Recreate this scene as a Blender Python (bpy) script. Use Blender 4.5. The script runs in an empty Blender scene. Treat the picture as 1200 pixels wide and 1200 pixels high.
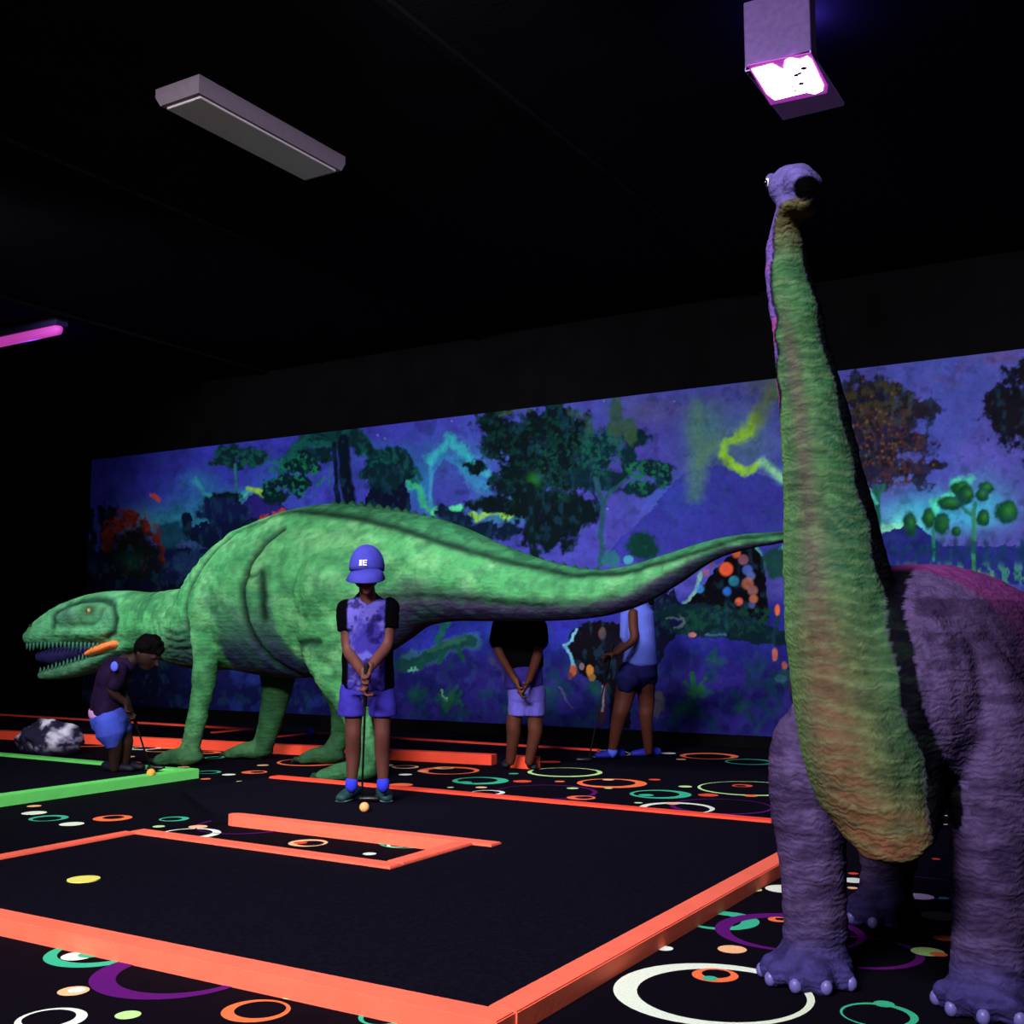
import bpy, bmesh, math, random
import numpy as np
from mathutils import Vector, Matrix
random.seed(7)
C = bpy.context.scene.collection
# ------------------------------------------------------------------ measured camera
F = 1310.0; H = 1.0; YAW = math.radians(30.94); PT = math.radians(6.23)
FW = np.array((-math.sin(YAW)*math.cos(PT), math.cos(YAW)*math.cos(PT), math.sin(PT)))
RT = np.array((math.cos(YAW), math.sin(YAW), 0.0))
UP = np.cross(RT, FW)
EYE = np.array((0, 0, H))
def ray(px, py): return FW + (px-600)/F*RT + (600-py)/F*UP
def onz(px, py, z=0.0):
    d = ray(px, py); return EYE + d*((z-H)/d[2])
def ony(px, py, Y):
    d = ray(px, py); return EYE + d*(Y/d[1])
def pd(px, py, dep): return EYE + ray(px, py)*dep
def proj(P):
    v = np.asarray(P, float) - EYE
    dep = v @ FW
    return 600 + F*(v @ RT)/dep, 600 - F*(v @ UP)/dep, dep

cam = bpy.data.objects.new('camera', bpy.data.cameras.new('camera')); C.objects.link(cam)
cam.data.sensor_width = 36; cam.data.lens = 36*F/1200; cam.data.clip_start = 0.05
cam.matrix_world = Matrix(((RT[0], UP[0], -FW[0], 0), (RT[1], UP[1], -FW[1], 0), (RT[2], UP[2], -FW[2], H), (0, 0, 0, 1)))
bpy.context.scene.camera = cam
vs = bpy.context.scene.view_settings
vs.view_transform = 'Standard'; vs.look = 'None'; vs.gamma = 1; vs.exposure = -0.6
bpy.context.scene.view_settings.use_curve_mapping = False

# ------------------------------------------------------------------ helpers
def lin(c):
    c = np.asarray(c, float)/255.0
    return np.where(c <= 0.04045, c/12.92, ((c+0.055)/1.055)**2.4)
def smooth(a, b, x):
    t = np.clip((x-a)/(b-a), 0, 1); return t*t*(3-2*t)
_tab = np.random.RandomState(3).rand(256, 256)
def vnoise(u, v, seed=0):
    iu = np.floor(u).astype(int); iv = np.floor(v).astype(int)
    fu = u-iu; fv = v-iv; fu = fu*fu*(3-2*fu); fv = fv*fv*(3-2*fv)
    iu += seed*37; iv += seed*91
    a = _tab[iu % 256, iv % 256]; b = _tab[(iu+1) % 256, iv % 256]
    c = _tab[iu % 256, (iv+1) % 256]; d = _tab[(iu+1) % 256, (iv+1) % 256]
    return (a*(1-fu)+b*fu)*(1-fv) + (c*(1-fu)+d*fu)*fv
def fbm(u, v, s, o=4, seed=0):
    r = 0; w = 0.5; t = 0
    for k in range(o):
        r = r + w*vnoise(u/s, v/s, seed+k*5); t += w; w *= 0.55; s *= 0.5
    return r/t
def segdist(u, v, pts):
    best = np.full(np.shape(u), 1e9)
    for (x0, y0), (x1, y1) in zip(pts[:-1], pts[1:]):
        dx, dy = x1-x0, y1-y0; L = dx*dx+dy*dy+1e-9
        t = np.clip(((u-x0)*dx+(v-y0)*dy)/L, 0, 1)
        best = np.minimum(best, np.hypot(u-x0-t*dx, v-y0-t*dy))
    return best
def inpoly(u, v, pts):
    ins = np.zeros(np.shape(u), bool); n = len(pts)
    for i in range(n):
        x0, y0 = pts[i]; x1, y1 = pts[(i+1) % n]
        if y0 == y1: continue
        c = ((y0 > v) != (y1 > v)) & (u < (x1-x0)*(v-y0)/(y1-y0)+x0)
        ins ^= c
    return ins

MATS = {}
def mat(name, col, rough=0.7, spec=0.2, emit=None, strength=0.0, noise=0.0, nscale=20.0, bump=0.0, bscale=60.0, metal=0.0):
    if name in MATS: return MATS[name]
    m = bpy.data.materials.new(name); m.use_nodes = True
    nt = m.node_tree; N = nt.nodes; b = N['Principled BSDF']
    lc = lin(col)
    b.inputs['Base Color'].default_value = (*lc, 1)
    b.inputs['Roughness'].default_value = rough
    b.inputs['Specular IOR Level'].default_value = spec
    b.inputs['Metallic'].default_value = metal
    tc = N.new('ShaderNodeTexCoord')
    if noise:
        n = N.new('ShaderNodeTexNoise'); n.inputs['Scale'].default_value = nscale; n.inputs['Detail'].default_value = 5
        nt.links.new(tc.outputs['Object'], n.inputs['Vector'])
        r = N.new('ShaderNodeMapRange'); r.inputs[1].default_value = 0.3; r.inputs[2].default_value = 0.7
        r.inputs[3].default_value = 1-noise; r.inputs[4].default_value = 1+noise
        nt.links.new(n.outputs['Fac'], r.inputs[0])
        mx = N.new('ShaderNodeVectorMath'); mx.operation = 'SCALE'; mx.inputs[0].default_value = tuple(lc)
        nt.links.new(r.outputs[0], mx.inputs['Scale']); nt.links.new(mx.outputs[0], b.inputs['Base Color'])
    if bump:
        n = N.new('ShaderNodeTexNoise'); n.inputs['Scale'].default_value = bscale; n.inputs['Detail'].default_value = 6
        nt.links.new(tc.outputs['Object'], n.inputs['Vector'])
        bp = N.new('ShaderNodeBump'); bp.inputs['Strength'].default_value = bump; bp.inputs['Distance'].default_value = 0.01
        nt.links.new(n.outputs['Fac'], bp.inputs['Height']); nt.links.new(bp.outputs[0], b.inputs['Normal'])
    if emit is not None:
        b.inputs['Emission Color'].default_value = (*lin(emit), 1); b.inputs['Emission Strength'].default_value = strength
    MATS[name] = m; return m
def attrmat(name, rough=0.75, spec=0.08, mottle=0.0, mscale=14.0, bump=0.0, bscale=60.0, wrinkle=0.0, wscale=12.0, wdist=4.0):
    m = bpy.data.materials.new(name); m.use_nodes = True
    nt = m.node_tree; N = nt.nodes; b = N['Principled BSDF']
    b.inputs['Roughness'].default_value = rough; b.inputs['Specular IOR Level'].default_value = spec
    a = N.new('ShaderNodeAttribute'); a.attribute_name = 'paint'
    tc = N.new('ShaderNodeTexCoord'); out = a.outputs['Color']
    if mottle:
        n = N.new('ShaderNodeTexNoise'); n.inputs['Scale'].default_value = mscale; n.inputs['Detail'].default_value = 8; n.inputs['Roughness'].default_value = 0.65
        nt.links.new(tc.outputs['Object'], n.inputs['Vector'])
        r = N.new('ShaderNodeMapRange'); r.inputs[1].default_value = 0.3; r.inputs[2].default_value = 0.7
        r.inputs[3].default_value = 1-mottle; r.inputs[4].default_value = 1+mottle*0.6
        nt.links.new(n.outputs['Fac'], r.inputs[0])
        mx = N.new('ShaderNodeVectorMath'); mx.operation = 'SCALE'
        nt.links.new(out, mx.inputs[0]); nt.links.new(r.outputs[0], mx.inputs['Scale']); out = mx.outputs[0]
    h = None
    if bump:
        n = N.new('ShaderNodeTexNoise'); n.inputs['Scale'].default_value = bscale; n.inputs['Detail'].default_value = 6
        nt.links.new(tc.outputs['Object'], n.inputs['Vector']); h = n.outputs['Fac']
    if wrinkle:
        w = N.new('ShaderNodeTexWave'); w.bands_direction = 'Z'; w.inputs['Scale'].default_value = wscale
        w.inputs['Distortion'].default_value = wdist; w.inputs['Detail'].default_value = 3; w.inputs['Detail Scale'].default_value = 1.6
        nt.links.new(tc.outputs['Object'], w.inputs['Vector'])
        ad = N.new('ShaderNodeMath'); ad.operation = 'MULTIPLY_ADD'; ad.inputs[1].default_value = wrinkle
        nt.links.new(w.outputs['Fac'], ad.inputs[0])
        if h is not None: nt.links.new(h, ad.inputs[2])
        h = ad.outputs[0]
    if h is not None:
        bp = N.new('ShaderNodeBump'); bp.inputs['Strength'].default_value = bump if bump else 0.6; bp.inputs['Distance'].default_value = 0.012
        nt.links.new(h, bp.inputs['Height']); nt.links.new(bp.outputs[0], b.inputs['Normal'])
    nt.links.new(out, b.inputs['Base Color'])
    return m

def link(name, me, mats, parent=None):
    o = bpy.data.objects.new(name, me); C.objects.link(o)
    for m in (mats if isinstance(mats, (list, tuple)) else [mats]): me.materials.append(m)
    if parent is not None:
        o.parent = parent; o.matrix_parent_inverse = Matrix.Translation(parent.location).inverted() if parent.type == 'EMPTY' else Matrix()
    return o
def obj(name, bm, m, parent=None, shade=True):
    me = bpy.data.meshes.new(name); bm.normal_update()
    bmesh.ops.recalc_face_normals(bm, faces=bm.faces[:])
    bm.to_mesh(me); bm.free()
    if shade: me.polygons.foreach_set('use_smooth', [True]*len(me.polygons))
    return link(name, me, m, parent)
def thing(name, label, cat, loc, group=None):
    o = bpy.data.objects.new(name, None); C.objects.link(o); o.location = tuple(loc); o.empty_display_size = 0.1
    return tag(o, label, cat, group)
def tag(o, label, cat, group=None, kind=None):
    o['label'] = label; o['category'] = cat
    if group: o['group'] = group
    if kind: o['kind'] = kind
    return o
def box(bm, p0, p1, bev=0.0):
    p0 = np.minimum(p0, p1), np.maximum(p0, p1); lo, hi = p0
    vs_ = [bm.verts.new((x, y, z)) for x in (lo[0], hi[0]) for y in (lo[1], hi[1]) for z in (lo[2], hi[2])]
    fs = [(0, 1, 3, 2), (4, 6, 7, 5), (0, 4, 5, 1), (2, 3, 7, 6), (0, 2, 6, 4), (1, 5, 7, 3)]
    nf = [bm.faces.new([vs_[i] for i in f]) for f in fs]
    if bev:
        es = list({e for f in nf for e in f.edges})
        bmesh.ops.bevel(bm, geom=es, offset=bev, segments=2, profile=0.5, affect='EDGES')
def prism(bm, poly, z0, z1):
    a = [bm.verts.new((x, y, z0)) for x, y in poly]; b = [bm.verts.new((x, y, z1)) for x, y in poly]
    n = len(poly); bm.faces.new(a[::-1]); bm.faces.new(b)
    for i in range(n): bm.faces.new((a[i], a[(i+1) % n], b[(i+1) % n], b[i]))
def sweep(bm, pts, ra, rb=None, side=(1, 0, 0), n=16, cap=3, tilt=1.0):
    """tube through pts; ra = radius along `side`, rb = radius across; rounded ends"""
    pts = [np.asarray(p, float) for p in pts]; m = len(pts)
    if np.isscalar(ra): ra = [ra]*m
    if rb is None: rb = ra
    if np.isscalar(rb): rb = [rb]*m
    tg = [pts[min(i+1, m-1)]-pts[max(i-1, 0)] for i in range(m)]
    tg = [t*np.array((tilt, tilt, 1)) for t in tg]; tg = [t/(np.linalg.norm(t)+1e-9) for t in tg]
    st = []
    for k in range(cap, 0, -1):
        a = k/(cap+0.35)*math.pi/2; st.append((pts[0]-tg[0]*math.sin(a)*min(ra[0], rb[0]), ra[0]*math.cos(a), rb[0]*math.cos(a), tg[0]))
    for i in range(m): st.append((pts[i], ra[i], rb[i], tg[i]))
    for k in range(1, cap+1):
        a = k/(cap+0.35)*math.pi/2; st.append((pts[-1]+tg[-1]*math.sin(a)*min(ra[-1], rb[-1]), ra[-1]*math.cos(a), rb[-1]*math.cos(a), tg[-1]))
    rings = []
    for p, a, b, t in st:
        s = np.asarray(side, float); s = s - t*(s@t)
        if np.linalg.norm(s) < 0.05:
            s = np.array((0.3, 0.9, 0.1)); s = s-t*(s@t)
        s /= np.linalg.norm(s); q = np.cross(t, s)
        rings.append([bm.verts.new(p + s*a*math.cos(x) + q*b*math.sin(x)) for x in [2*math.pi*j/n for j in range(n)]])
    for r0, r1 in zip(rings[:-1], rings[1:]):
        for j in range(n): bm.faces.new((r0[j], r0[(j+1) % n], r1[(j+1) % n], r1[j]))
    bm.faces.new(rings[0][::-1]); bm.faces.new(rings[-1])
def ball(bm, c, r, seg=16, rot=None):
    r = (r, r, r) if np.isscalar(r) else r
    M = Matrix.Translation(Vector(tuple(c))) @ (rot or Matrix()) @ Matrix.Diagonal((*r, 1))
    bmesh.ops.create_uvsphere(bm, u_segments=seg, v_segments=max(6, seg//2+2), radius=1, matrix=M)
def interp(pts, k=6):
    """Catmull-Rom resample of rows of numbers"""
    P = np.array(pts, float); P = np.vstack([2*P[0]-P[1], P, 2*P[-1]-P[-2]]); out = []
    for i in range(1, len(P)-2):
        for j in range(k):
            t = j/k
            out.append(0.5*((2*P[i])+(-P[i-1]+P[i+1])*t+(2*P[i-1]-5*P[i]+4*P[i+1]-P[i+2])*t*t+(-P[i-1]+3*P[i]-3*P[i+1]+P[i+2])*t**3))
    out.append(P[-2]); return np.array(out)
def fused(bm, voxel, sm=4):
    """voxel-fuse overlapping solids into one continuous skin"""
    bmesh.ops.recalc_face_normals(bm, faces=bm.faces[:])
    me = bpy.data.meshes.new('tmp'); bm.to_mesh(me); bm.free()
    o = bpy.data.objects.new('tmp', me); C.objects.link(o)
    r = o.modifiers.new('r', 'REMESH'); r.mode = 'VOXEL'; r.voxel_size = voxel
    if sm:
        s = o.modifiers.new('s', 'SMOOTH'); s.factor = 0.5; s.iterations = sm
    dg = bpy.context.evaluated_depsgraph_get(); dg.update()
    out = bpy.data.meshes.new_from_object(o.evaluated_get(dg))
    bpy.data.objects.remove(o); bpy.data.meshes.remove(me)
    out.polygons.foreach_set('use_smooth', [True]*len(out.polygons))
    out.materials.clear(); return out
def coords(me):
    a = np.empty(len(me.vertices)*3); me.vertices.foreach_get('co', a); return a.reshape(-1, 3)
def normals(me):
    a = np.empty(len(me.vertices)*3, np.float32); me.vertex_normals.foreach_get('vector', a); return a.reshape(-1, 3).astype(float)
def setco(me, a): me.vertices.foreach_set('co', a.ravel()); me.update()
def paint(me, rgb):
    at = me.color_attributes.new('paint', 'FLOAT_COLOR', 'POINT')
    at.data.foreach_set('color', np.hstack([rgb, np.ones((len(rgb), 1))]).astype(np.float32).ravel())
def mixc(rgb, m, col):
    m = np.clip(m, 0, 1)[:, None]; return rgb*(1-m) + lin(col)*m

# ------------------------------------------------------------------ room
WY = 9.67; CZ = 4.1; MT = 3.28; MB_ = 0.11
black_wall = mat('matt_black_wall_paint', (9, 8, 10), 0.95, 0.02, noise=0.25, nscale=3, bump=0.1, bscale=80)
black_ceil = mat('matt_black_ceiling_paint', (15, 13, 18), 0.95, 0.04, noise=0.3, nscale=2.2, bump=0.15, bscale=40)
def struct(name, bm, m, shade=False):
    o = obj(name, bm, m, None, shade); o['kind'] = 'structure'; return o
XL, XR, YB = -13.6, 3.2, -3.2
bm = bmesh.new(); box(bm, (XL, WY, -0.02), (XR, WY+0.15, CZ)); struct('wall_back', bm, black_wall)
bm = bmesh.new(); box(bm, (XL-0.15, YB, -0.02), (XL, WY+0.15, CZ)); struct('wall_left', bm, black_wall)
bm = bmesh.new(); box(bm, (XR, YB, -0.02), (XR+0.15, WY+0.15, CZ)); struct('wall_right', bm, black_wall)
bm = bmesh.new(); box(bm, (XL-0.15, YB-0.15, -0.02), (XR+0.15, YB, CZ)); struct('wall_front', bm, black_wall)
bm = bmesh.new(); box(bm, (XL-0.15, YB-0.15, CZ), (XR+0.15, WY+0.15, CZ+0.1))
struct('ceiling', bm, black_ceil)
for i, x in enumerate((-12.0, -9.2, -6.2, -3.2, -0.4, 2.2)):
    bm = bmesh.new(); box(bm, (x-0.035, YB, CZ-0.03), (x+0.035, WY, CZ), 0.006)
    struct('trim_%d' % (i+1), bm, black_ceil)
bm = bmesh.new(); box(bm, (XL, WY-0.02, 0), (XR, WY, 0.1), 0.004); struct('baseboard_back', bm, black_wall)

# ---------------- carpet floor: black pile with woven fluorescent rings (one mesh, rings woven in)
carpet_cols = [('carpet_black', (11, 8, 18)), ('carpet_white', (235, 250, 225)), ('carpet_orange', (255, 120, 70)), ('carpet_teal', (60, 190, 145)),
               ('carpet_purple', (92, 22, 110)), ('carpet_peach', (255, 195, 140)), ('carpet_lime', (190, 240, 150)), ('carpet_red', (235, 80, 55))]
CM = [mat(n, c, 0.95, 0.03, noise=0.12, nscale=150, bump=0.25, bscale=400) for n, c in carpet_cols]
W, O_, T, PU, PE, LI, RE = 1, 2, 3, 4, 5, 6, 7
rings = [  # px, py, half-width px, inner ratio, colour, inner-centre shift
 (835, 1163, 116, .84, W, .05), (838, 1143, 27, .62, O_, 0), (832, 1147, 9, 0, T, 0), (858, 1113, 17, 0, PE, 0), (779, 1112, 10, 0, W, 0), (690, 1154, 11, 0, T, 0),
 (845, 1079, 44, .68, T, -.12), (925, 1092, 86, .84, PU, 0), (912, 1078, 12, .5, O_, 0), (884, 1043, 9, 0, LI, 0), (918, 1042, 21, 0, W, 0),
 (1078, 1051, 16, 0, W, 0), (1106, 1053, 6, 0, T, 0), (1101, 1074, 22, 0, PE, 0), (1107, 1100, 13, 0, O_, 0), (1087, 1116, 19, 0, LI, 0), (1100, 1119, 10, 0, O_, 0),
 (1030, 1190, 44, .86, T, 0), (1036, 1177, 12, 0, T, 0), (1000, 1032, 14, 0, W, 0), (1000, 1024, 6, 0, RE, 0), (999, 1041, 6, 0, PE, 0), (1097, 1007, 5, 0, RE, 0),
 (1075, 1040, 60, .93, PU, 0), (1010, 1116, 70, .9, PU, 0), (1190, 1120, 40, .7, T, 0), (1150, 1060, 20, 0, O_, 0),
 (113, 1117, 58, .8, T, -.05), (90, 1121, 18, 0, W, 0), (106, 1119, 14, 0, T, 0), (205, 1141, 95, .8, PU, 0), (86, 1162, 18, .0, PE, 0), (90, 1161, 10, 0, W, 0),
 (341, 1169, 10, 0, LI, 0), (300, 1185, 40, .75, O_, 0), (60, 1195, 40, .75, W, 0), (450, 1192, 30, .7, T, 0), (560, 1180, 14, 0, PE, 0), (150, 1190, 15, 0, LI, 0),
 (40, 953, 14, 0, W, 0), (57, 959, 22, .72, T, 0), (84, 966, 14, 0, W, 0), (132, 959, 22, .55, O_, 0), (204, 960, 17, .7, T, 0), (186, 969, 7, 0, LI, 0), (232, 969, 11, 0, PE, 0),
 (222, 977, 36, .78, W, 0), (290, 967, 60, .92, PU, 0), (361, 988, 23, .68, PE, 0), (352, 988, 8, 0, RE, 0), (433, 1001, 8, 0, W, 0), (478, 988, 34, .8, T, 0), (465, 991, 12, .8, W, 0),
 (40, 905+40, 8, 0, PE, 0), (110, 872, 32, .8, O_, 0), (60, 882, 12, 0, T, 0), (80, 884, 8, 0, LI, 0), (170, 877, 18, .75, W, 0), (192, 879, 22, .8, PE, 0), (156, 894, 9, 0, RE, 0),
 (150, 887, 8, 0, PE, 0), (245, 882, 14, .6, O_, 0), (252, 888, 12, .7, T, 0), (262, 887, 6, 0, O_, 0), (215, 899, 7, 0, PE, 0), (241, 913, 6, 0, O_, 0), (268, 908, 8, 0, W, 0),
 (298, 905, 15, .55, O_, 0), (308, 897, 7, 0, PE, 0), (282, 916, 5, 0, LI, 0), (330, 917, 36, .9, W, 0), (346, 913, 8, 0, PE, 0), (365, 893, 40, .85, O_, 0), (244, 905, 15, .8, T, 0),
 (368, 918, 22, .85, W, 0), (398, 922, 20, .8, O_, 0), (418, 927, 5, 0, PE, 0), (470, 920, 14, 0, O_, 0), (475, 908, 8, 0, W, 0), (475, 899, 16, .75, PE, 0), (496, 904, 7, 0, PE, 0),
 (526, 903, 36, .78, O_, 0), (520, 900, 12, .6, PE, 0), (563, 915, 33, .72, T, 0), (545, 917, 8, 0, T, 0), (528, 923, 4, 0, LI, 0), (564, 923, 7, 0, PE, 0), (572, 929, 20, .8, W, 0),
 (602, 907, 6, 0, T, 0), (612, 916, 11, 0, RE, 0), (662, 905, 44, .88, LI, 0), (656, 916, 6, 0, O_, 0), (671, 924, 7, 0, LI, 0), (681, 935, 17, .6, O_, 0), (717, 918, 41, .76, O_, 0),
 (713, 914, 7, 0, PE, 0), (713, 924, 5, 0, LI, 0), (767, 914, 7, 0, RE, 0), (774, 931, 36, .75, T, 0), (757, 932, 9, 0, T, 0), (748, 941, 5, 0, LI, 0), (788, 942, 8, 0, PE, 0),
 (803, 922, 8, 0, LI, 0), (793, 947, 44, .84, W, 0), (830, 932, 12, 0, RE, 0), (880, 924, 62, .92, LI, 0), (870, 921, 12, .6, RE, 0), (880, 933, 8, 0, O_, 0), (845, 945, 60, .92, PU, 0),
 (640, 928, 60, .94, PU, 0), (831, 886, 34, .78, O_, 0), (798, 890, 6, 0, PE, 0), (783, 883, 9, 0, W, 0), (880, 893, 30, .8, T, 0), (700, 883, 40, .9, W, 0), (645, 893, 12, 0, RE, 0),
 (30, 850, 14, 0, W, 0), (92, 845, 6, 0, LI, 0), (285, 872, 14, .7, RE, 0), (425, 893, 26, .8, PE, 0), (445, 897, 16, .7, LI, 0), (960, 915, 40, .85, O_, 0), (1090, 960, 40, .85, W, 0), (1050, 930, 30, .7, T, 0),
]
bm = bmesh.new()
vv = [bm.verts.new(p) for p in ((XL, YB, 0), (XR, YB, 0), (XR, WY, 0), (XL, WY, 0))]; bm.faces.new(vv)
for i, (px, py, hw, ir, ci, sh) in enumerate(rings):
    c = onz(px, py); dep = proj(c)[2]; r = hw*dep/F; z = 0.0008+0.00012*(i % 9)+0.0006*(ir == 0)
    n = 48 if ir else 20
    k = random.uniform(0.9, 1.1)
    out_ = [bm.verts.new((c[0]+r*math.cos(a), c[1]+r*math.sin(a), z)) for a in [2*math.pi*j/n for j in range(n)]]
    if ir:
        off = (1-ir)*r*0.55; ang = i*1.7
        ox, oy = off*math.cos(ang), off*math.sin(ang)
        inn = [bm.verts.new((c[0]+ox+r*ir*math.cos(a), c[1]+oy+r*ir*math.sin(a), z)) for a in [2*math.pi*j/n for j in range(n)]]
        for j in range(n):
            f = bm.faces.new((out_[j], out_[(j+1) % n], inn[(j+1) % n], inn[j])); f.material_index = ci
    else:
        f = bm.faces.new(out_); f.material_index = ci
me = bpy.data.meshes.new('floor'); bm.to_mesh(me); bm.free()
fl = link('floor', me, CM); fl['kind'] = 'structure'

# ---------------- golf lanes: raised felt decks with painted timber rails
felt = mat('black_putting_felt', (14, 12, 24), 0.98, 0.03, noise=0.35, nscale=60, bump=0.3, bscale=300)
orange = mat('fluorescent_orange_rail_paint', (255, 116, 88), 0.6, 0.12, noise=0.06, nscale=9, bump=0.08, bscale=50)
redor = mat('fluorescent_red_orange_rail_paint', (255, 84, 58), 0.6, 0.12, noise=0.06, nscale=9, bump=0.08, bscale=50)
greenp = mat('fluorescent_green_rail_paint', (112, 232, 112), 0.6, 0.12, noise=0.06, nscale=9, bump=0.08, bscale=50)
RZ = 0.056; FZ = 0.045
def rail(p, q, m, parent, w=0.09, z=RZ, side=1, lab=None, round_start=False):
    """timber rail, p->q is its outer top edge, body lies to `side` of it"""
    p = np.array(p[:2]); q = np.array(q[:2]); d = (q-p)/np.linalg.norm(q-p); nrm = np.array((-d[1], d[0]))*side*w
    a = [p, q, q+nrm, p+nrm]
    if round_start:
        a = [p+d*0.06, q, q+nrm, p+nrm+d*0.06]+[p+nrm/2+d*0.06-d*0.06*math.sin(t)+nrm/2*math.cos(t) for t in (0.6, 1.2, 1.9, 2.5)]
    if side < 0: a = a[::-1]
    b = bmesh.new(); prism(b, [tuple(x) for x in a], 0.0, z)
    bmesh.ops.bevel(b, geom=[e for e in b.edges if abs(e.verts[0].co.z-e.verts[1].co.z) < 1e-4 and e.verts[0].co.z > z-1e-3], offset=0.004, segments=2, affect='EDGES')
    o = obj('rail', b, m, parent, False)
    if lab: o['label'] = lab
    return o
XJ = -2.84
lane = thing('golf_lane', 'large black felt putting lane edged with orange rails, nearest the camera, boy standing on it', 'golf lane', (-2.6, 3.4, 0))
b = bmesh.new()
poly = [(-4.38, 2.46), (-1.56, 2.46), (-1.56, 5.68), (-5.35, 5.68), (-5.35, 4.98), (-4.55, 4.45), (-4.3, 4.43), (XJ-0.04, 4.43), (XJ-0.04, 3.80), (-4.38, 3.80)]
prism(b, poly, 0.0, FZ); obj('putting_felt', b, felt, lane, False)
rail((-4.44, 2.43), (-1.50, 2.43), orange, lane)
rail((-1.495, 2.52), (-1.495, 5.64), orange, lane)
rail((-1.86, 5.755), (-5.30, 5.78), redor, lane, w=0.09)
rail((-4.42, 3.79), (XJ, 3.77), orange, lane, w=0.085)
rail((XJ+0.0, 3.86), (XJ+0.0, 4.39), orange, lane, w=0.09, side=1)
rail((-4.40, 4.39), (XJ+0.10, 4.39), orange, lane, w=0.085, z=0.056, round_start=True)
rail((-4.38, 2.52), (-4.38, 3.79), orange, lane, w=0.07)
green_lane = thing('golf_lane', 'black felt lane with green rails meeting at a corner, kid putting on it at left', 'golf lane', (-7.2, 5.0, 0))
b = bmesh.new(); prism(b, [(-9.4, 3.3), (-6.04, 3.3), (-6.04, 5.6), (-9.4, 5.6)], 0, FZ); obj('putting_felt', b, felt, green_lane, False)
rail((-5.965, 3.3), (-5.965, 5.70), greenp, green_lane, w=0.09, z=0.066)
rail((-9.4, 5.60), (-6.055, 5.60), greenp, green_lane, w=0.10, z=0.06)
back = thing('golf_lane', 'long narrow lane with red-orange rails running behind the green dinosaur', 'golf lane', (-7, 7.8, 0))
b = bmesh.new(); prism(b, [(-12.2, 6.9), (-4.6, 7.5), (-4.2, 8.36), (-12.2, 8.36)], 0, FZ); obj('putting_felt', b, felt, back, False)
rail((-10.4, 6.72), (-4.62, 7.40), redor, back, w=0.10, z=0.078)
rail((-12.2, 8.40), (-8.12, 8.42), redor, back, w=0.06)
rail((-7.25, 8.40), (-4.21, 8.38), redor, back, w=0.06)
rail((-8.12, 7.95), (-8.12, 8.40), redor, back, w=0.06, side=1)
rail((-7.28, 7.75), (-7.28, 8.40), redor, back, w=0.06, side=1)
sm = bmesh.new(); box(sm, (-4.42, 7.32, 0), (-4.20, 7.42, 0.09), 0.004)
tag(obj('rail_offcut', sm, redor, None, False), 'short red-orange rail piece on the carpet beside the feet of the black-shirted kid', 'rail')
ydot = bmesh.new(); c = onz(98, 1031, FZ)
bmesh.ops.create_cone(ydot, cap_ends=True, segments=32, radius1=0.062, radius2=0.062, depth=0.004, matrix=Matrix.Translation((c[0], c[1], FZ+0.002)))
yd = obj('tee_marker', ydot, mat('fluorescent_yellow_disc', (240, 235, 110), 0.7, 0.1), None, False)
tag(yd, 'round yellow tee marker disc on the near black felt', 'tee marker')

# balls
def golf_ball(px, py, z, col, name, label, r=0.0215, group=None):
    c = onz(px, py, z+r); b = bmesh.new(); ball(b, (c[0], c[1], z+r), r, 20)
    o = obj('golf_ball', b, mat(name, col, 0.4, 0.3)); tag(o, label, 'golf ball', group); return o
golf_ball(427, 946, FZ, (255, 178, 110), 'orange_ball_plastic', 'glowing orange golf ball on the felt between the feet of the capped boy', 0.027)
golf_ball(177, 906, FZ, (255, 170, 70), 'amber_ball_plastic', 'amber golf ball by the club head inside the green-railed lane', 0.03)
golf_ball(304, 858, FZ, (40, 70, 230), 'blue_ball_plastic', 'small blue ball behind the far front leg of the green dinosaur', 0.035)
golf_ball(363, 858, FZ, (30, 60, 210), 'blue_ball_plastic2', 'small blue ball at the back rail left of the capped boy', 0.035)

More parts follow.
